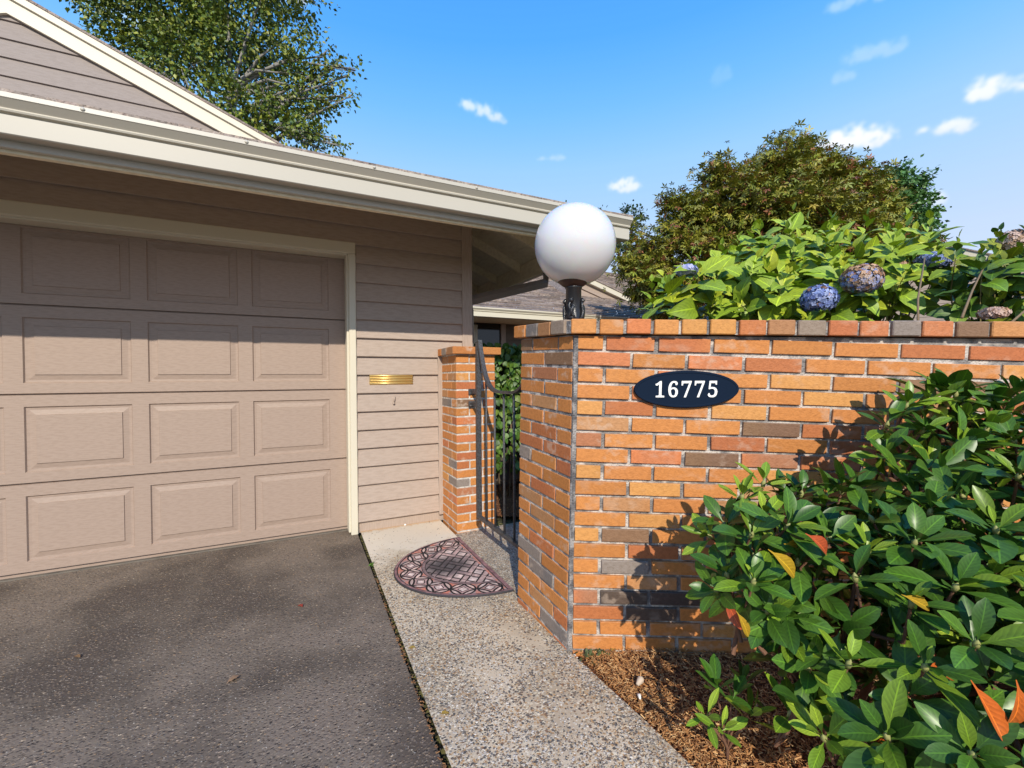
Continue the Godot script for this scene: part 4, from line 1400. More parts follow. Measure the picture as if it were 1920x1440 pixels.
const LOW_OLD := [[Vector3(0.806, 0.756, 2.856), Vector3(0.70, -0.55, 0.35), 1.15], [Vector3(0.882, 0.800, 2.904), Vector3(0.80, -0.50, 0.30), 1.20], [Vector3(0.926, 0.591, 3.197), Vector3(0.35, -0.80, 0.30), 1.25], [Vector3(0.993, 0.598, 3.241), Vector3(-0.15, -0.90, 0.30), 1.10], [Vector3(0.912, 0.743, 2.831), Vector3(1.00, -0.10, 0.20), 0.90], [Vector3(0.951, 0.703, 3.074), Vector3(0.90, -0.40, 0.30), 0.90], [Vector3(0.748, 0.589, 2.808), Vector3(0.30, -0.70, 0.40), 0.80]]
const TALL_TIPS := [[Vector3(1.751, 1.117, 2.860), Vector3(1.781, 0.937, 2.880), Vector3(0.05, 1.00, 0.25), 1.30], [Vector3(1.647, 1.098, 2.854), Vector3(1.677, 0.918, 2.874), Vector3(-0.10, 1.00, 0.40), 1.10], [Vector3(1.557, 1.082, 2.832), Vector3(1.587, 0.902, 2.852), Vector3(-0.15, 1.00, 0.40), 0.90], [Vector3(1.488, 1.021, 2.810), Vector3(1.518, 0.841, 2.830), Vector3(-0.30, 1.00, 0.40), 0.90], [Vector3(1.753, 1.079, 2.906), Vector3(1.783, 0.899, 2.926), Vector3(0.10, 1.00, 0.40), 1.05], [Vector3(1.851, 1.088, 2.954), Vector3(1.881, 0.908, 2.974), Vector3(0.20, 1.00, 0.30), 1.00], [Vector3(1.908, 1.123, 2.982), Vector3(1.938, 0.943, 3.002), Vector3(0.30, 1.00, 0.30), 0.95], [Vector3(1.443, 0.928, 2.822), Vector3(1.473, 0.748, 2.842), Vector3(-0.50, 0.80, 0.40), 0.90], [Vector3(1.927, 1.106, 3.014), Vector3(1.957, 0.926, 3.034), Vector3(0.20, 1.00, 0.30), 0.90], [Vector3(1.528, 1.009, 2.885), Vector3(1.558, 0.829, 2.905), Vector3(0.00, 1.00, 0.60), 1.00], [Vector3(1.567, 0.972, 2.950), Vector3(1.597, 0.792, 2.970), Vector3(0.10, 0.90, 0.70), 1.05], [Vector3(1.678, 1.011, 2.981), Vector3(1.708, 0.831, 3.001), Vector3(0.10, 0.90, 0.60), 1.00], [Vector3(1.423, 0.873, 2.880), Vector3(1.453, 0.693, 2.900), Vector3(-0.30, 0.80, 0.70), 1.00], [Vector3(1.454, 0.898, 2.940), Vector3(1.484, 0.718, 2.960), Vector3(0.00, 0.80, 0.80), 1.05]]
const SHOOT_TIPS := [[Vector3(0.847, 0.250, 2.673), Vector3(-0.15, 1.00, 0.10), 0.90], [Vector3(0.850, 0.251, 2.719), Vector3(0.10, 1.00, 0.20), 0.95], [Vector3(0.784, 0.210, 2.687), Vector3(-0.60, 0.70, 0.30), 0.80], [Vector3(0.948, 0.229, 2.678), Vector3(0.30, 1.00, 0.00), 0.90], [Vector3(0.870, 0.217, 2.752), Vector3(0.40, 0.70, 0.30), 0.90], [Vector3(0.767, 0.216, 2.746), Vector3(-0.20, 0.80, 0.50), 0.90]]
const HY_BALLS := [[1.76, 1.64, 1.78, 0.11], [2.04, 1.71, 1.81, 0.15], [2.33, 1.81, 1.84, 0.19], [2.62, 1.85, 1.93, 0.20], [2.04, 1.58, 2.04, 0.13], [2.41, 1.63, 2.16, 0.15], [2.86, 1.76, 2.16, 0.18], [3.10, 1.80, 2.22, 0.14], [1.63, 1.58, 1.72, 0.06]]
const HY_TIPS := [Vector3(2.554, 2.099, 1.835), Vector3(2.293, 1.984, 1.763), Vector3(2.980, 2.062, 2.045), Vector3(2.883, 2.061, 1.942), Vector3(3.083, 2.030, 2.209), Vector3(2.187, 1.888, 1.768), Vector3(1.840, 1.770, 1.710), Vector3(3.085, 1.967, 2.322), Vector3(1.553, 1.589, 1.683), Vector3(2.728, 2.062, 1.865), Vector3(3.070, 1.979, 2.147)]
const HY2_BALLS := [[2.98, 1.63, 2.61, 0.13], [3.27, 1.73, 2.64, 0.15], [2.84, 1.57, 2.54, 0.07], [3.09, 1.55, 2.78, 0.20]]
const HY2_TIPS := [Vector3(2.888, 1.793, 2.507), Vector3(3.046, 1.821, 2.640), Vector3(3.146, 1.848, 2.689), Vector3(2.805, 1.688, 2.635)]
const T_GARAGE := [[-4.75, 11.57, -14.43, 1.27], [-3.16, 10.35, -12.51, 1.27], [-2.01, 11.73, -13.08, 1.36], [-1.00, 12.11, -13.70, 0.85], [-1.62, 9.16, -11.73, 0.81], [-0.81, 10.02, -12.46, 0.71], [-0.26, 12.14, -12.22, 0.81], [-0.19, 10.87, -12.17, 0.51], [-0.29, 8.97, -11.62, 0.48], [-2.43, 14.27, -13.33, 2.38], [-0.77, 13.92, -12.50, 1.44], [-4.57, 13.61, -14.37, 2.04], [-1.24, 8.89, -12.09, 0.64], [-3.52, 12.58, -13.84, 1.53], [0.18, 9.94, -12.30, 0.34], [0.48, 10.28, -12.16, 0.30], [0.77, 10.58, -12.02, 0.26], [1.06, 10.83, -11.88, 0.22], [1.35, 11.03, -11.74, 0.18], [1.64, 11.21, -11.60, 0.14], [0.41, 9.77, -12.18, 0.31], [0.70, 10.03, -12.05, 0.26], [0.98, 10.23, -11.91, 0.22], [1.26, 10.35, -11.77, 0.18], [1.54, 10.41, -11.64, 0.14], [0.02, 9.08, -12.37, 0.31], [0.31, 9.10, -12.22, 0.27], [0.60, 9.07, -12.08, 0.23], [0.89, 8.95, -11.93, 0.19], [1.18, 8.78, -11.79, 0.15], [0.43, 10.90, -12.19, 0.31], [0.55, 11.33, -12.14, 0.25], [0.66, 11.65, -12.09, 0.20], [0.78, 11.85, -12.04, 0.15], [-0.37, 9.52, -12.56, 0.34], [-0.03, 9.31, -12.39, 0.28], [0.30, 9.00, -12.22, 0.23], [0.63, 8.56, -12.05, 0.17], [0.27, 10.55, -12.27, 0.27], [0.58, 10.96, -12.12, 0.23], [0.90, 11.25, -11.97, 0.18], [1.21, 11.42, -11.82, 0.14]]
const T_MAPLE := [[7.32, 4.60, -1.10, 0.44], [7.10, 4.93, -1.32, 0.24], [7.70, 5.11, -1.14, 0.18], [7.49, 5.33, -1.25, 0.11], [6.23, 4.04, -1.29, 0.56], [6.22, 4.57, -1.64, 0.22], [5.80, 3.80, -1.83, 0.50], [5.64, 4.15, -2.03, 0.16], [5.19, 3.30, -2.13, 0.40], [4.98, 3.74, -2.35, 0.13], [8.05, 4.37, -0.73, 0.45], [8.07, 4.88, -0.95, 0.22], [8.33, 4.74, -0.71, 0.16], [8.58, 3.96, -0.46, 0.45], [8.82, 4.50, -0.46, 0.11], [6.80, 3.53, -0.77, 0.77], [7.83, 3.21, -0.38, 0.65], [9.10, 3.32, -0.20, 0.31], [5.73, 2.98, -1.29, 0.62], [4.96, 2.78, -1.89, 0.35], [6.46, 3.42, -1.17, 0.64], [5.43, 2.49, -1.77, 0.44], [4.86, 3.03, -2.29, 0.18]]
const T_RIGHT := [[18.34, 7.71, -4.07, 0.65], [18.69, 6.80, -3.88, 0.58], [17.85, 7.81, -4.31, 0.55], [18.56, 5.98, -3.93, 0.65], [18.16, 6.71, -4.14, 0.73]]
const T_FAR := [[13.07, 10.36, -16.76, 0.26], [13.72, 10.24, -16.43, 0.23], [14.89, 10.06, -15.85, 0.29], [16.07, 10.22, -15.27, 0.35], [16.72, 10.04, -14.95, 0.41], [14.36, 8.66, -16.09, 1.40], [15.99, 8.81, -15.85, 1.16], [13.57, 8.09, -16.47, 1.16]]

# ---------------------------------------------------------------- plants
const EYE := Vector3(-0.2787, 1.2014, 3.5733)
const RHODO := [0.05, 0.14, 0.55, 0.86, 1.0, 0.95, 0.70, 0.10]
const OVATE := [0.05, 0.20, 0.78, 1.0, 0.93, 0.74, 0.46, 0.04]

func leaf_set(shape: Array, length: float, width: float, fold: float, curl: float, tones: Array, wave := 0.0) -> Array:
	var out := []
	for c in tones:
		for k in 3:
			out.append(leaf_mesh(length * rnd(0.9, 1.1), width * rnd(0.85, 1.15), shape, fold * rnd(0.5, 1.5), curl * rnd(0.2, 1.6), (c as Color) * rnd(1.0, 1.42), wave))
	return out

# a ring of leaves round the end of a shoot
func rosette(leaves: Array, kinds: Array, pos: Vector3, axis: Vector3, n: int, scale: float, lean0: float, lean1: float, pairs := false) -> void:
	axis = axis.normalized()
	var u := axis.cross(Vector3(0.3, 0.1, 0.9)).normalized()
	var w := axis.cross(u)
	var spin := rnd(0, TAU)
	for i in n:
		var t := i / float(maxi(1, n - 1))
		var az := spin + i * 2.39996 + rnd(-0.25, 0.25)
		if pairs: az = spin + (i % 2) * PI + (i / 2) * PI / 2 + rnd(-0.25, 0.25)
		var e := lerpf(lean0, lean1, t) + rnd(-0.16, 0.16)
		var radial := u * cos(az) + w * sin(az)
		var dir := axis * cos(e) + radial * sin(e)
		dir = (dir + Vector3(0, -0.08, 0)).normalized()
		var nrm := axis * sin(e) - radial * cos(e) + rand_dir() * 0.16
		var s := scale * lerpf(1.0, 0.72, t) * rnd(0.82, 1.15)
		var off := axis * (t * (0.022 if not pairs else 0.11) * scale)
		leaves.append([kinds[rng.randi() % kinds.size()], Transform3D(frame(dir, nrm) * Basis.from_scale(Vector3(s, s, s)), pos + off + dir * 0.006)])

# nearest leaves become parts of their own, the rest one joined part
func plant_leaves(parent: Node3D, leaves: Array, m: Material, most: int) -> void:
	var base := parent.position
	leaves.sort_custom(func(a, b): return (a[1].origin + a[1].basis.y * 0.05).distance_squared_to(EYE) < (b[1].origin + b[1].basis.y * 0.05).distance_squared_to(EYE))
	var st := SurfaceTool.new()
	st.begin(Mesh.PRIMITIVE_TRIANGLES)
	for i in leaves.size():
		var xf: Transform3D = leaves[i][1]
		xf.origin -= base
		if i < most: put(parent, "leaf", leaves[i][0], m, xf)
		else: st.append_from(leaves[i][0], 0, xf)
	if leaves.size() > most:
		stuff(put(parent, "foliage", st.commit(), m))

# points spread over a clump of balls; returns [position, outward direction, ball centre]
func over_balls(balls: Array, gap: float, tries: int, shrink: float, ok: Callable) -> Array:
	var out := []
	for i in tries:
		var s: Array = balls[rng.randi() % balls.size()]
		var c := Vector3(s[0], s[1], s[2])
		var d := rand_dir()
		var p: Vector3 = c + d * s[3] * shrink * rnd(0.93, 1.04)
		if not ok.call(p): continue
		var bad := false
		for b in balls:
			if p.distance_to(Vector3(b[0], b[1], b[2])) < b[3] * shrink * 0.90: bad = true; break
		if bad: continue
		for q in out:
			if p.distance_squared_to(q[0]) < gap * gap: bad = true; break
		if bad: continue
		out.append([p, d, c])
	return out

func free_of_wall(p: Vector3) -> bool:
	return (p - WALL_AT).dot(WALL_N) > 0.05 and p.y > 0.06 and p.distance_to(EYE) > 0.75

const RH_DARK := [Color(0.066, 0.160, 0.022), Color(0.088, 0.200, 0.026), Color(0.120, 0.250, 0.032), Color(0.072, 0.170, 0.028), Color(0.170, 0.280, 0.024), Color(0.100, 0.215, 0.030)]
const RH_NEW := [Color(0.250, 0.390, 0.036), Color(0.310, 0.430, 0.042), Color(0.200, 0.330, 0.032)]
const RH_OLD := [Color(0.66, 0.155, 0.030), Color(0.60, 0.115, 0.045), Color(0.52, 0.32, 0.03)]

func rhododendron(o: Node3D, balls: Array, extra: Array, foot: Vector3, gap: float) -> void:
	var dark := leaf_set(RHODO, 0.128, 0.050, 0.30, 0.35, RH_DARK)
	var fresh := leaf_set(RHODO, 0.108, 0.038, 0.38, 0.2, RH_NEW)
	var old := leaf_set(RHODO, 0.105, 0.036, 0.35, 0.6, RH_OLD)
	var leaves := []
	var wood := begin(false)
	var bud := begin(false)
	bud.set_color(Color(0.30, 0.30, 0.10))
	var tips := over_balls(balls, gap, 6000, 1.0, free_of_wall)
	for t in tips:
		var d: Vector3 = t[1]
		var toward := (EYE - (t[0] as Vector3)).normalized()
		t.append((d * 0.55 + Vector3.UP * 0.85 + toward * 0.25 + rand_dir() * 0.35).normalized())
		t.append(1.0)
	for e in extra:
		tips.append([e[0], Vector3.UP, e[1], e[2], e[3]])
	for t in tips:
		var p: Vector3 = t[0]
		var ax: Vector3 = t[3]
		var sc: float = t[4]
		var young := rng.randf() < 0.30
		var kinds: Array = fresh if young else dark
		rosette(leaves, kinds, p, ax, rng.randi_range(6, 9), sc * rnd(0.85, 1.15), 1.22, 0.40)
		if not young and rng.randf() < 0.5:
			rosette(leaves, fresh, p + ax * 0.012, ax, 2, sc * 0.6, 0.8, 0.4)
		if rng.randf() < 0.13:
			rosette(leaves, old, p - ax * 0.02, ax, 1, sc * rnd(0.8, 1.05), 1.6, 1.6)
		tube(bud, [p + ax * 0.004, p + ax * 0.018, p + ax * 0.030], [0.006, 0.0075, 0.001], 6)
		var c: Vector3 = t[2]
		var k := p - ax * 0.10
		tube(wood, [p, k, (k + c) * 0.5 + Vector3(0, -0.02, 0), c], [0.0035, 0.0045, 0.006, 0.007], 5, false)
	if o.position.x < 1.5:
		for e in LOW_OLD:
			leaves.append([old[rng.randi() % old.size()], Transform3D(frame(e[1], Vector3(-0.35, 0.55, 0.75)) * Basis.from_scale(Vector3.ONE * e[2]), e[0])])
	# older leaves inside
	var inner := over_balls(balls, gap * 0.85, 5000, 0.55, free_of_wall)
	for t in inner:
		rosette(leaves, dark, t[0], (t[1] + Vector3.UP * 0.5 + rand_dir() * 0.6).normalized(), 7, 0.95, 1.5, 0.7)
	for b in balls:
		var c := Vector3(b[0], b[1], b[2])
		tube(wood, [c, c.lerp(foot, 0.45) + Vector3(0, 0.04, 0), foot + (c - foot) * Vector3(0.15, 0.02, 0.15)], [0.007, 0.011, 0.016], 6, false)
	plant_leaves(o, leaves, M.leaf, 300)
	put(o, "branches", done(wood), M.bark, Transform3D(Basis(), -o.position))
	var mb: StandardMaterial3D = M.petal
	stuff(put(o, "buds", done(bud), mb, Transform3D(Basis(), -o.position)))

func shrubs() -> void:
	# two rhododendrons before the wall
	var foot := Vector3(1.30, 0.0, 2.78)
	var low := thing("rhododendron", "broad low rhododendron spreading before the brick wall towards the walk, some orange leaves", "shrub", foot)
	rhododendron(low, LOW_BALLS, LOW_TIPS, foot, 0.104)
	foot = Vector3(1.78, 0.0, 2.88)
	var tall := thing("rhododendron", "taller rhododendron at the right, its upright tips reaching over the upper brick courses", "shrub", foot)
	rhododendron(tall, TALL_BALLS, TALL_TIPS, foot, 0.104)
	foot = Vector3(0.91, 0.03, 2.66)
	var shoot := thing("rhododendron_shoot", "small low shoot with upright light leaves on the bark at bed edge", "shrub", foot)
	var leaves := []
	var fresh := leaf_set(RHODO, 0.095, 0.030, 0.38, 0.15, RH_NEW)
	var dark := leaf_set(RHODO, 0.10, 0.036, 0.3, 0.3, RH_DARK)
	var wood := begin(false)
	for e in SHOOT_TIPS:
		rosette(leaves, fresh if rng.randf() < 0.45 else dark, e[0], e[1], 6, e[2], 1.2, 0.25)
		tube(wood, [e[0], foot + Vector3(0, 0.02, 0), foot - Vector3(0, 0.03, 0)], [0.003, 0.005, 0.006], 5)
	plant_leaves(shoot, leaves, M.leaf, 300)
	put(shoot, "stem", done(wood), M.bark, Transform3D(Basis(), -foot))
	hydrangeas()
	hedge()

const HY := [Color(0.39, 0.53, 0.034), Color(0.33, 0.48, 0.034), Color(0.45, 0.58, 0.040), Color(0.29, 0.44, 0.034), Color(0.48, 0.55, 0.034)]
const HY_DARK := [Color(0.100, 0.21, 0.026), Color(0.15, 0.28, 0.028), Color(0.25, 0.36, 0.026), Color(0.34, 0.38, 0.026)]

func behind_wall(p: Vector3) -> bool:
	return (p - WALL_AT).dot(WALL_N) < -0.36 and p.y > 0.9

func flower_head(parent: Node3D, at: Vector3, r: float, tones: Array, brown: float, squash := 0.85) -> void:
	var st := begin(false)
	var n := int(330.0 * r * r / 0.0036)
	for i in n:
		var z := 1.0 - 1.75 * (i + 0.5) / n
		var a := i * 2.39996
		var d := Vector3(cos(a) * sqrt(1 - z * z), z, sin(a) * sqrt(1 - z * z))
		d = (d + rand_dir() * 0.16).normalized()
		var c: Color = tones[rng.randi() % tones.size()]
		if rng.randf() < brown * (1.35 if d.y > 0.1 else 0.5): c = [Color(0.36, 0.20, 0.11), Color(0.50, 0.32, 0.20), Color(0.24, 0.12, 0.07)][rng.randi() % 3]
		c = c * rnd(0.8, 1.2)
		st.set_color(c)
		var p := d * r * rnd(0.86, 1.05)
		p.y *= squash
		var b := frame(d.cross(rand_dir()).normalized(), (d + rand_dir() * 0.35).normalized())
		var s := 0.0105 * rnd(0.85, 1.2)
		for k in 4:
			var t := TAU * k / 4 + 0.2
			var e := b.y * cos(t) + b.x * sin(t)
			var f := b.y * -sin(t) + b.x * cos(t)
			var tip := p + e * s + d * s * 0.12
			tri(st, p, p + e * s * 0.6 + f * s * 0.45 + d * s * 0.22, tip, d)
			tri(st, p, tip, p + e * s * 0.6 - f * s * 0.45 + d * s * 0.22, d)
	var core := begin(false)
	var o := put(parent, "flower_head", done(st), M.petal, Transform3D(Basis(), at - parent.position))
	lathe(core, [Vector2(0.0, -0.55 * r), Vector2(0.5 * r, -0.4 * r), Vector2(0.68 * r, 0.0), Vector2(0.5 * r, 0.45 * r), Vector2(0, 0.6 * r)], 10)
	put(o, "flower_core", done(core), M.flower_core)

func hydrangea(o: Node3D, balls: Array, tones: Array, gap: float, foot: Vector3, extra: Array, size: float) -> void:
	var kinds := leaf_set(OVATE, 0.195, 0.122, 0.22, 0.65, tones, 0.03)
	var small := leaf_set(OVATE, 0.080, 0.050, 0.35, 0.3, tones, 0.02)
	var leaves := []
	var wood := begin(false)
	var tips := over_balls(balls, gap, 5000, 1.0, behind_wall)
	for e in extra: tips.append([e, Vector3.UP, e - Vector3(0, 0.25, 0)])
	for t in tips:
		var p: Vector3 = t[0]
		var ax := ((t[1] as Vector3) * 0.5 + Vector3.UP * 0.9 + (EYE - p).normalized() * 0.65 + rand_dir() * 0.22).normalized()
		rosette(leaves, kinds, p - ax * 0.07, ax, 6, size * rnd(0.8, 1.1), 1.30, 0.7, true)
		rosette(leaves, small, p + ax * 0.03, ax, 4, size, 0.6, 0.15, true)
		var low := Vector3(lerpf(p.x, foot.x, 0.4), 0.9, lerpf(p.z, foot.z, 0.4))
		tube(wood, [p + ax * 0.03, p - ax * 0.15, low], [0.0025, 0.0035, 0.005], 5, false)
	var inner := over_balls(balls, gap * 0.9, 3000, 0.6, behind_wall)
	for t in inner:
		rosette(leaves, kinds, t[0], (t[1] + Vector3.UP + rand_dir() * 0.4).normalized(), 6, size, 1.4, 0.8, true)
	plant_leaves(o, leaves, M.soft_leaf, 300)
	put(o, "stems", done(wood), M.stem, Transform3D(Basis(), -o.position))

func hydrangeas() -> void:
	M.flower_core = mat(lin(0.05, 0.08, 0.10), 0.9)
	M.stem = mat(lin(0.17, 0.14, 0.05), 0.7)
	var foot := Vector3(2.35, 0.0, 1.75)
	var a := thing("hydrangea", "lush bright green hydrangea rising behind the wall with blue flower heads", "shrub", foot)
	hydrangea(a, HY_BALLS, HY, 0.15, foot, HY_TIPS, 1.0)
	var blue := [Color(0.15, 0.20, 0.43), Color(0.21, 0.28, 0.52), Color(0.10, 0.14, 0.34), Color(0.33, 0.39, 0.60)]
	var lilac := [Color(0.40, 0.42, 0.72), Color(0.50, 0.50, 0.76), Color(0.30, 0.34, 0.66)]
	var faded := [Color(0.20, 0.25, 0.52), Color(0.38, 0.38, 0.52), Color(0.42, 0.32, 0.26)]
	flower_head(a, Vector3(1.69, 1.79, 1.80), 0.058, lilac, 0.0, 0.5)
	flower_head(a, Vector3(2.000, 1.573, 2.32), 0.076, blue, 0.10)
	flower_head(a, Vector3(2.29, 1.685, 2.36), 0.088, faded, 0.55)
	flower_head(a, Vector3(3.02, 1.855, 2.37), 0.085, blue, 0.03, 0.55)
	foot = Vector3(2.98, 0.0, 2.62)
	var b := thing("hydrangea", "leggy darker hydrangea at far right with bare stems and dried brown flower heads", "shrub", foot)
	hydrangea(b, HY2_BALLS, HY_DARK, 0.15, foot, HY2_TIPS, 0.85)
	var dried := [Color(0.52, 0.36, 0.30), Color(0.44, 0.29, 0.20), Color(0.60, 0.44, 0.36)]
	flower_head(b, Vector3(3.12, 1.90, 2.66), 0.068, dried, 0.25)
	flower_head(b, Vector3(3.02, 1.86, 2.20), 0.06, dried, 0.3, 0.6)
	flower_head(b, Vector3(2.52, 1.475, 2.76), 0.05, dried, 0.4, 0.5)
	var st := begin(false)
	for e in [[Vector3(2.33, 1.45, 2.72), Vector3(2.62, 1.60, 2.66), Vector3(2.95, 1.82, 2.62)], [Vector3(2.55, 1.42, 2.80), Vector3(2.75, 1.50, 2.80), Vector3(3.05, 1.62, 2.80)], [Vector3(2.2, 1.38, 2.62), Vector3(2.30, 1.55, 2.58), Vector3(2.52, 1.78, 2.52)]]:
		tube(st, [e[0], e[1], e[2]], [0.0055, 0.0045, 0.0035], 6)
	put(b, "woody_stem", done(st), M.twig, Transform3D(Basis(), -b.position))

func hedge() -> void:
	var at := Vector3(2.2, 0.0, -0.65)
	var h := thing("ivy_hedge", "leafy green ivy hedge glimpsed through and above the iron gate", "hedge", at)
	var xfs := []
	var cs := []
	var n := noise(1.4, 95, 3)
	var tones := [Color(0.10, 0.22, 0.025), Color(0.075, 0.18, 0.025), Color(0.14, 0.26, 0.03), Color(0.05, 0.13, 0.02), Color(0.19, 0.29, 0.04)]
	while xfs.size() < 7000:
		var x := rnd(-1.05, 1.3)
		var y := rnd(0.28, 1.54)
		var z := 0.0
		var face := rng.randf()
		var out := Vector3.BACK
		var bul := 0.10 * n.get_noise_3d(x * 2, y * 2, 0) + 0.05 * n.get_noise_3d(x * 7, y * 7, 3)
		if face < 0.62: z = 0.34 + bul - absf(rng.randfn(0, 0.05))
		elif face < 0.80:
			y = 1.50 + 0.08 * n.get_noise_3d(x * 3, 5, z * 3) - absf(rng.randfn(0, 0.05))
			z = rnd(-0.35, 0.36)
			out = Vector3.UP
		elif face < 0.92:
			x = -1.02 + bul + absf(rng.randfn(0, 0.05))
			z = rnd(-0.35, 0.36)
			out = Vector3.LEFT
		else: z = rnd(-0.35, 0.3)
		# thin at the foot
		if y < 0.6 and rng.randf() < 0.55: continue
		if face < 0.62 and n.get_noise_3d(x * 5, y * 5, 9) < -0.22: continue
		var nrm := (out + rand_dir() * 0.7 + Vector3.UP * 0.3).normalized()
		var s := rnd(0.7, 1.25)
		xfs.append(Transform3D(frame((Vector3.DOWN + rand_dir() * 0.7).normalized(), nrm) * Basis.from_scale(Vector3(s, s, s)), Vector3(x, y, z)))
		cs.append((tones[rng.randi() % 5] as Color) * rnd(0.95, 1.4))
	leaf_cloud(h, "foliage", leaf_mesh(0.062, 0.060, [0.35, 0.95, 1.0, 0.75, 0.45, 0.04], 0.2, 0.3, Color(1, 1, 1)), xfs, cs, M.soft_leaf)
	var st := begin(false)
	for i in 60:
		var x := rnd(-1.0, 1.2)
		var z := rnd(-0.2, 0.28)
		var lean := rnd(-0.15, 0.15)
		tube(st, [Vector3(x, 0, z), Vector3(x + lean, rnd(0.4, 0.7), z + rnd(-0.05, 0.08)), Vector3(x + lean * 2, rnd(1.0, 1.45), z + rnd(-0.05, 0.06))], [0.011, 0.008, 0.004], 5)
	put(h, "stems", done(st), M.twig)
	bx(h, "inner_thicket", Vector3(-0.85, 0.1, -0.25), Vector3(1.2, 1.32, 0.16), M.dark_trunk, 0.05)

func crown(parent: Node3D, balls: Array, count: int, mesh: Mesh, tones: Array, clump: float, m: Material, spread := 0.5, called := "crown", upward := 0.5) -> void:
	var weight := 0.0
	for b in balls: weight += b[3] * b[3]
	var xfs := []
	var cs := []
	for b in balls:
		var c := Vector3(b[0], b[1], b[2]) - parent.position
		var share := int(count * b[3] * b[3] / weight)
		var clumps := maxi(3, int(7.0 * b[3] * b[3] / (clump * clump)))
		var per := maxi(4, share / clumps)
		for i in clumps:
			var d := rand_dir()
			var cc: Vector3 = c + d * b[3] * sqrt(rnd(0.12, 1.0)) * rnd(0.9, 1.12)
			var tone := rnd(0.78, 1.2)
			var flat := rnd(0.45, 0.8)
			var drift := (d + Vector3(0, -0.2, 0)).normalized()
			for k in per:
				var off := Vector3(rng.randfn(0, 1), rng.randfn(0, 1) * flat, rng.randfn(0, 1)) * clump * spread
				off += drift * rng.randfn(0, 1) * clump * 0.35
				var nrm := (Vector3.UP * upward + rand_dir() * 0.8 + d * 0.3).normalized()
				var s := rnd(0.7, 1.25)
				xfs.append(Transform3D(frame((drift + rand_dir() * 0.8 + Vector3.DOWN * 0.3).normalized(), nrm) * Basis.from_scale(Vector3(s, s, s)), cc + off))
				cs.append((tones[rng.randi() % tones.size()] as Color) * tone * rnd(1.0, 1.35))
	leaf_cloud(parent, called, mesh, xfs, cs, m)

func limbs(parent: Node3D, balls: Array, trunk_top: Vector3, girth: float, m: Material) -> void:
	var st := begin(false)
	var base := parent.position
	tube(st, [Vector3(0, -0.1, 0), (trunk_top - base) * 0.5 + Vector3(0.05, 0, 0.04), trunk_top - base], [girth, girth * 0.8, girth * 0.55], 10)
	put(parent, "trunk", done(st), m)
	var li := begin(false)
	for b in balls:
		var c := Vector3(b[0], b[1], b[2]) - base
		var root := (trunk_top - base) * rnd(0.6, 1.0)
		var mid := root.lerp(c, 0.5) + Vector3(rnd(-0.2, 0.2), 0.12 * root.distance_to(c), rnd(-0.2, 0.2))
		tube(li, [root, mid, c], [girth * 0.30, girth * 0.17, girth * 0.06], 6, false)
		for k in 3:
			var e: Vector3 = c + rand_dir() * b[3] * 0.95
			tube(li, [mid.lerp(c, rnd(0.3, 1.0)), c.lerp(e, 0.5) + rand_dir() * 0.05, e], [girth * 0.07, girth * 0.05, girth * 0.02], 5, false)
	put(parent, "limbs", done(li), m)

func trees() -> void:
	var green := [Color(0.090, 0.135, 0.014), Color(0.130, 0.165, 0.016), Color(0.060, 0.100, 0.013), Color(0.190, 0.205, 0.022)]
	var t := thing("tree", "tall broadleaf tree with pale limbs rising behind the garage roof", "tree", Vector3(-2.05, 0, -12.9))
	limbs(t, T_GARAGE, Vector3(-1.95, 10.5, -12.8), 0.24, M.trunk)
	crown(t, T_GARAGE, 32000, simple_leaf(0.135, Color(1, 1, 1)), green, 0.34, M.tree_leaf, 0.5)
	var bronze := [Color(0.188, 0.186, 0.017), Color(0.237, 0.222, 0.019), Color(0.138, 0.162, 0.016), Color(0.256, 0.198, 0.024), Color(0.163, 0.198, 0.018), Color(0.213, 0.204, 0.019), Color(0.163, 0.174, 0.018), Color(0.119, 0.126, 0.014), Color(0.263, 0.240, 0.024), Color(0.188, 0.186, 0.018), Color(0.225, 0.084, 0.034)]
	t = thing("maple_tree", "rounded bronze green japanese maple behind the hydrangeas", "tree", Vector3(7.0, 0, -1.0))
	limbs(t, T_MAPLE, Vector3(6.95, 2.2, -1.0), 0.13, M.dark_trunk)
	crown(t, T_MAPLE, 36000, maple_leaf(0.090, Color(1, 1, 1)), bronze, 0.20, M.tree_leaf, 0.55, "crown", 0.9)
	var mid := [Color(0.075, 0.170, 0.040), Color(0.100, 0.205, 0.045), Color(0.060, 0.135, 0.034)]
	t = thing("tree", "mid green rounded tree peeping out right of the maple", "tree", Vector3(18.4, 0, -4.0))
	limbs(t, T_RIGHT, Vector3(18.4, 5.5, -4.0), 0.16, M.dark_trunk)
	crown(t, T_RIGHT, 9000, simple_leaf(0.13, Color(1, 1, 1)), mid, 0.24, M.tree_leaf, 0.5)
	var deep := [Color(0.030, 0.065, 0.022), Color(0.045, 0.085, 0.024), Color(0.025, 0.055, 0.02)]
	t = thing("tree", "dark treetop barely showing over the roof beside the globe lamp", "tree", Vector3(14.6, 0, -16.0))
	limbs(t, T_FAR, Vector3(14.6, 9.0, -16.0), 0.2, M.dark_trunk)
	crown(t, T_FAR, 4500, simple_leaf(0.17, Color(1, 1, 1)), deep, 0.22, M.tree_leaf, 0.55)

# ---------------------------------------------------------------- little things lying about
func fallen_leaf(label: String, at: Vector3, size: float, tone: Color, turn: float) -> void:
	var ms := leaf_mesh(size, size * 0.55, OVATE, 0.30, 0.55, tone, 0.08)
	var o := put(self, "fallen_leaf", ms, M.soft_leaf, Transform3D(Basis(Vector3.UP, turn) * Basis(Vector3.RIGHT, -PI / 2 + 0.25), at))
	tag(o, label, "leaf")

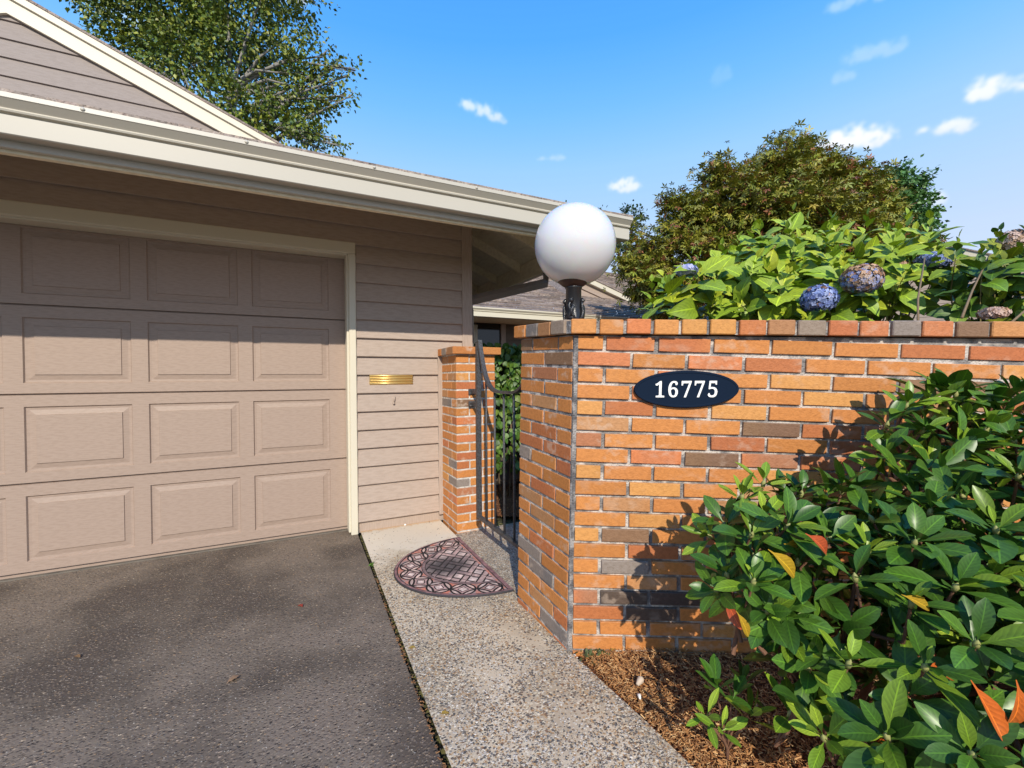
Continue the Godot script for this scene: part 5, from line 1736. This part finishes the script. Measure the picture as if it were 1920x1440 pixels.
func small_things() -> void:
	fallen_leaf("small red fallen leaf lying on the asphalt", Vector3(-0.253, 0.006, 1.034), 0.044, Color(0.52, 0.07, 0.05), 0.6)
	fallen_leaf("curled pale brown dead leaf on the near asphalt", Vector3(-0.489, 0.008, 1.512), 0.050, Color(0.48, 0.30, 0.19), 2.1)
	fallen_leaf("tan leaf scrap on the asphalt far left", Vector3(-1.147, 0.006, 1.036), 0.034, Color(0.40, 0.23, 0.11), 4.0)
	fallen_leaf("yellow leaf on the walkway below the doormat", Vector3(0.186, 0.017, 1.664), 0.034, Color(0.62, 0.42, 0.10), 1.2)
	fallen_leaf("yellow leaf on the walkway nearest the viewer", Vector3(0.167, 0.017, 2.082), 0.034, Color(0.64, 0.42, 0.09), 4.4)
	fallen_leaf("yellow leaf lying on the bark mulch under the wall", Vector3(0.92, 0.03, 2.09), 0.045, Color(0.60, 0.38, 0.10), 5.2)
	var wood := begin(false)
	tube(wood, [Vector3(-0.022, 0, 0), Vector3(0, 0.010, 0.003), Vector3(0.022, 0.002, 0)], [0.006, 0.014, 0.007], 7)
	var o := put(self, "stone_chip", done(wood), mat(lin(0.50, 0.40, 0.30), 0.9), Transform3D(Basis(Vector3.UP, 0.4), Vector3(0.892, 0.034, 2.293)))
	tag(o, "pale buff stone chip half sunk in the bark mulch", "stone")
	var peb := begin(false)
	tube(peb, [Vector3(-0.012, 0, 0), Vector3(0, 0.005, 0.002), Vector3(0.012, 0.0, 0)], [0.003, 0.007, 0.004], 7)
	o = put(self, "stone_chip", done(peb), mat(lin(0.75, 0.70, 0.62), 0.9), Transform3D(Basis(Vector3.UP, 1.2), Vector3(0.845, 0.022, 2.34)))
	tag(o, "small whitish stone chip at the mulch edge beside the walkway", "stone")
	var scrap := begin(false)
	tube(scrap, [Vector3(-0.006, 0, 0), Vector3(0, 0.006, 0), Vector3(0.007, 0.004, 0.004)], [0.004, 0.008, 0.004], 6)
	o = put(self, "paper_scrap", done(scrap), mat(lin(0.8, 0.8, 0.78), 0.8), Transform3D(Basis(), Vector3(0.505, 0.018, 0.035)))
	tag(o, "tiny white scrap lying at the foot of the siding", "scrap")
	# weeds
	for e in [["green weed sprouting in the joint between asphalt and walkway", Vector3(0.152, 0.0, 0.66), 0.026, 12, Color(0.10, 0.22, 0.03)], ["low grey green weed at the foot of the brick wall corner", Vector3(0.885, 0.01, 2.045), 0.035, 40, Color(0.10, 0.12, 0.045)]]:
		var w := begin(false)
		for i in e[3]:
			w.set_color(e[4] * rnd(0.8, 1.2))
			var spread := 0.008 if e[3] < 20 else 0.05
			var p := Vector3(rng.randfn(0, spread), 0, rng.randfn(0, spread * 0.4))
			var d := (Vector3.UP * 0.7 + rand_dir()).normalized()
			if d.y < 0: d.y = -d.y
			var sd: Vector3 = d.cross(rand_dir()).normalized() * e[2] * 0.22
			tri(w, p, p + d * e[2] * 0.6 + sd, p + d * e[2], Vector3.BACK)
			tri(w, p, p + d * e[2], p + d * e[2] * 0.6 - sd, Vector3.BACK)
		o = put(self, "weed", done(w), M.tree_leaf, Transform3D(Basis(), e[1]))
		tag(o, e[0], "weed")
	# litter of bark and needles in the joint beside the asphalt
	var dirt := begin()
	var cols := [Color(0.22, 0.10, 0.04), Color(0.12, 0.07, 0.04), Color(0.30, 0.15, 0.06), Color(0.06, 0.045, 0.035)]
	for i in 260:
		var z := 0.75 + 1.7 * pow(rng.randf(), 0.8)
		var x := lerpf(0.156, 0.131, (z - 0.7) / 1.4) - 0.008 + rng.randfn(0, 0.004)
		dirt.set_color(cols[rng.randi() % 4])
		cbox(dirt, Vector3(x, 0.003, z), Vector3(0.0035, 0.003, rnd(0.004, 0.014)), 0.001, Basis(Vector3.UP, rnd(0, TAU)))
	o = put(self, "joint_litter", done(dirt), M.chip)
	stuff(o)
	tag(o, "brown bark litter caught in the joint beside the walkway", "litter")
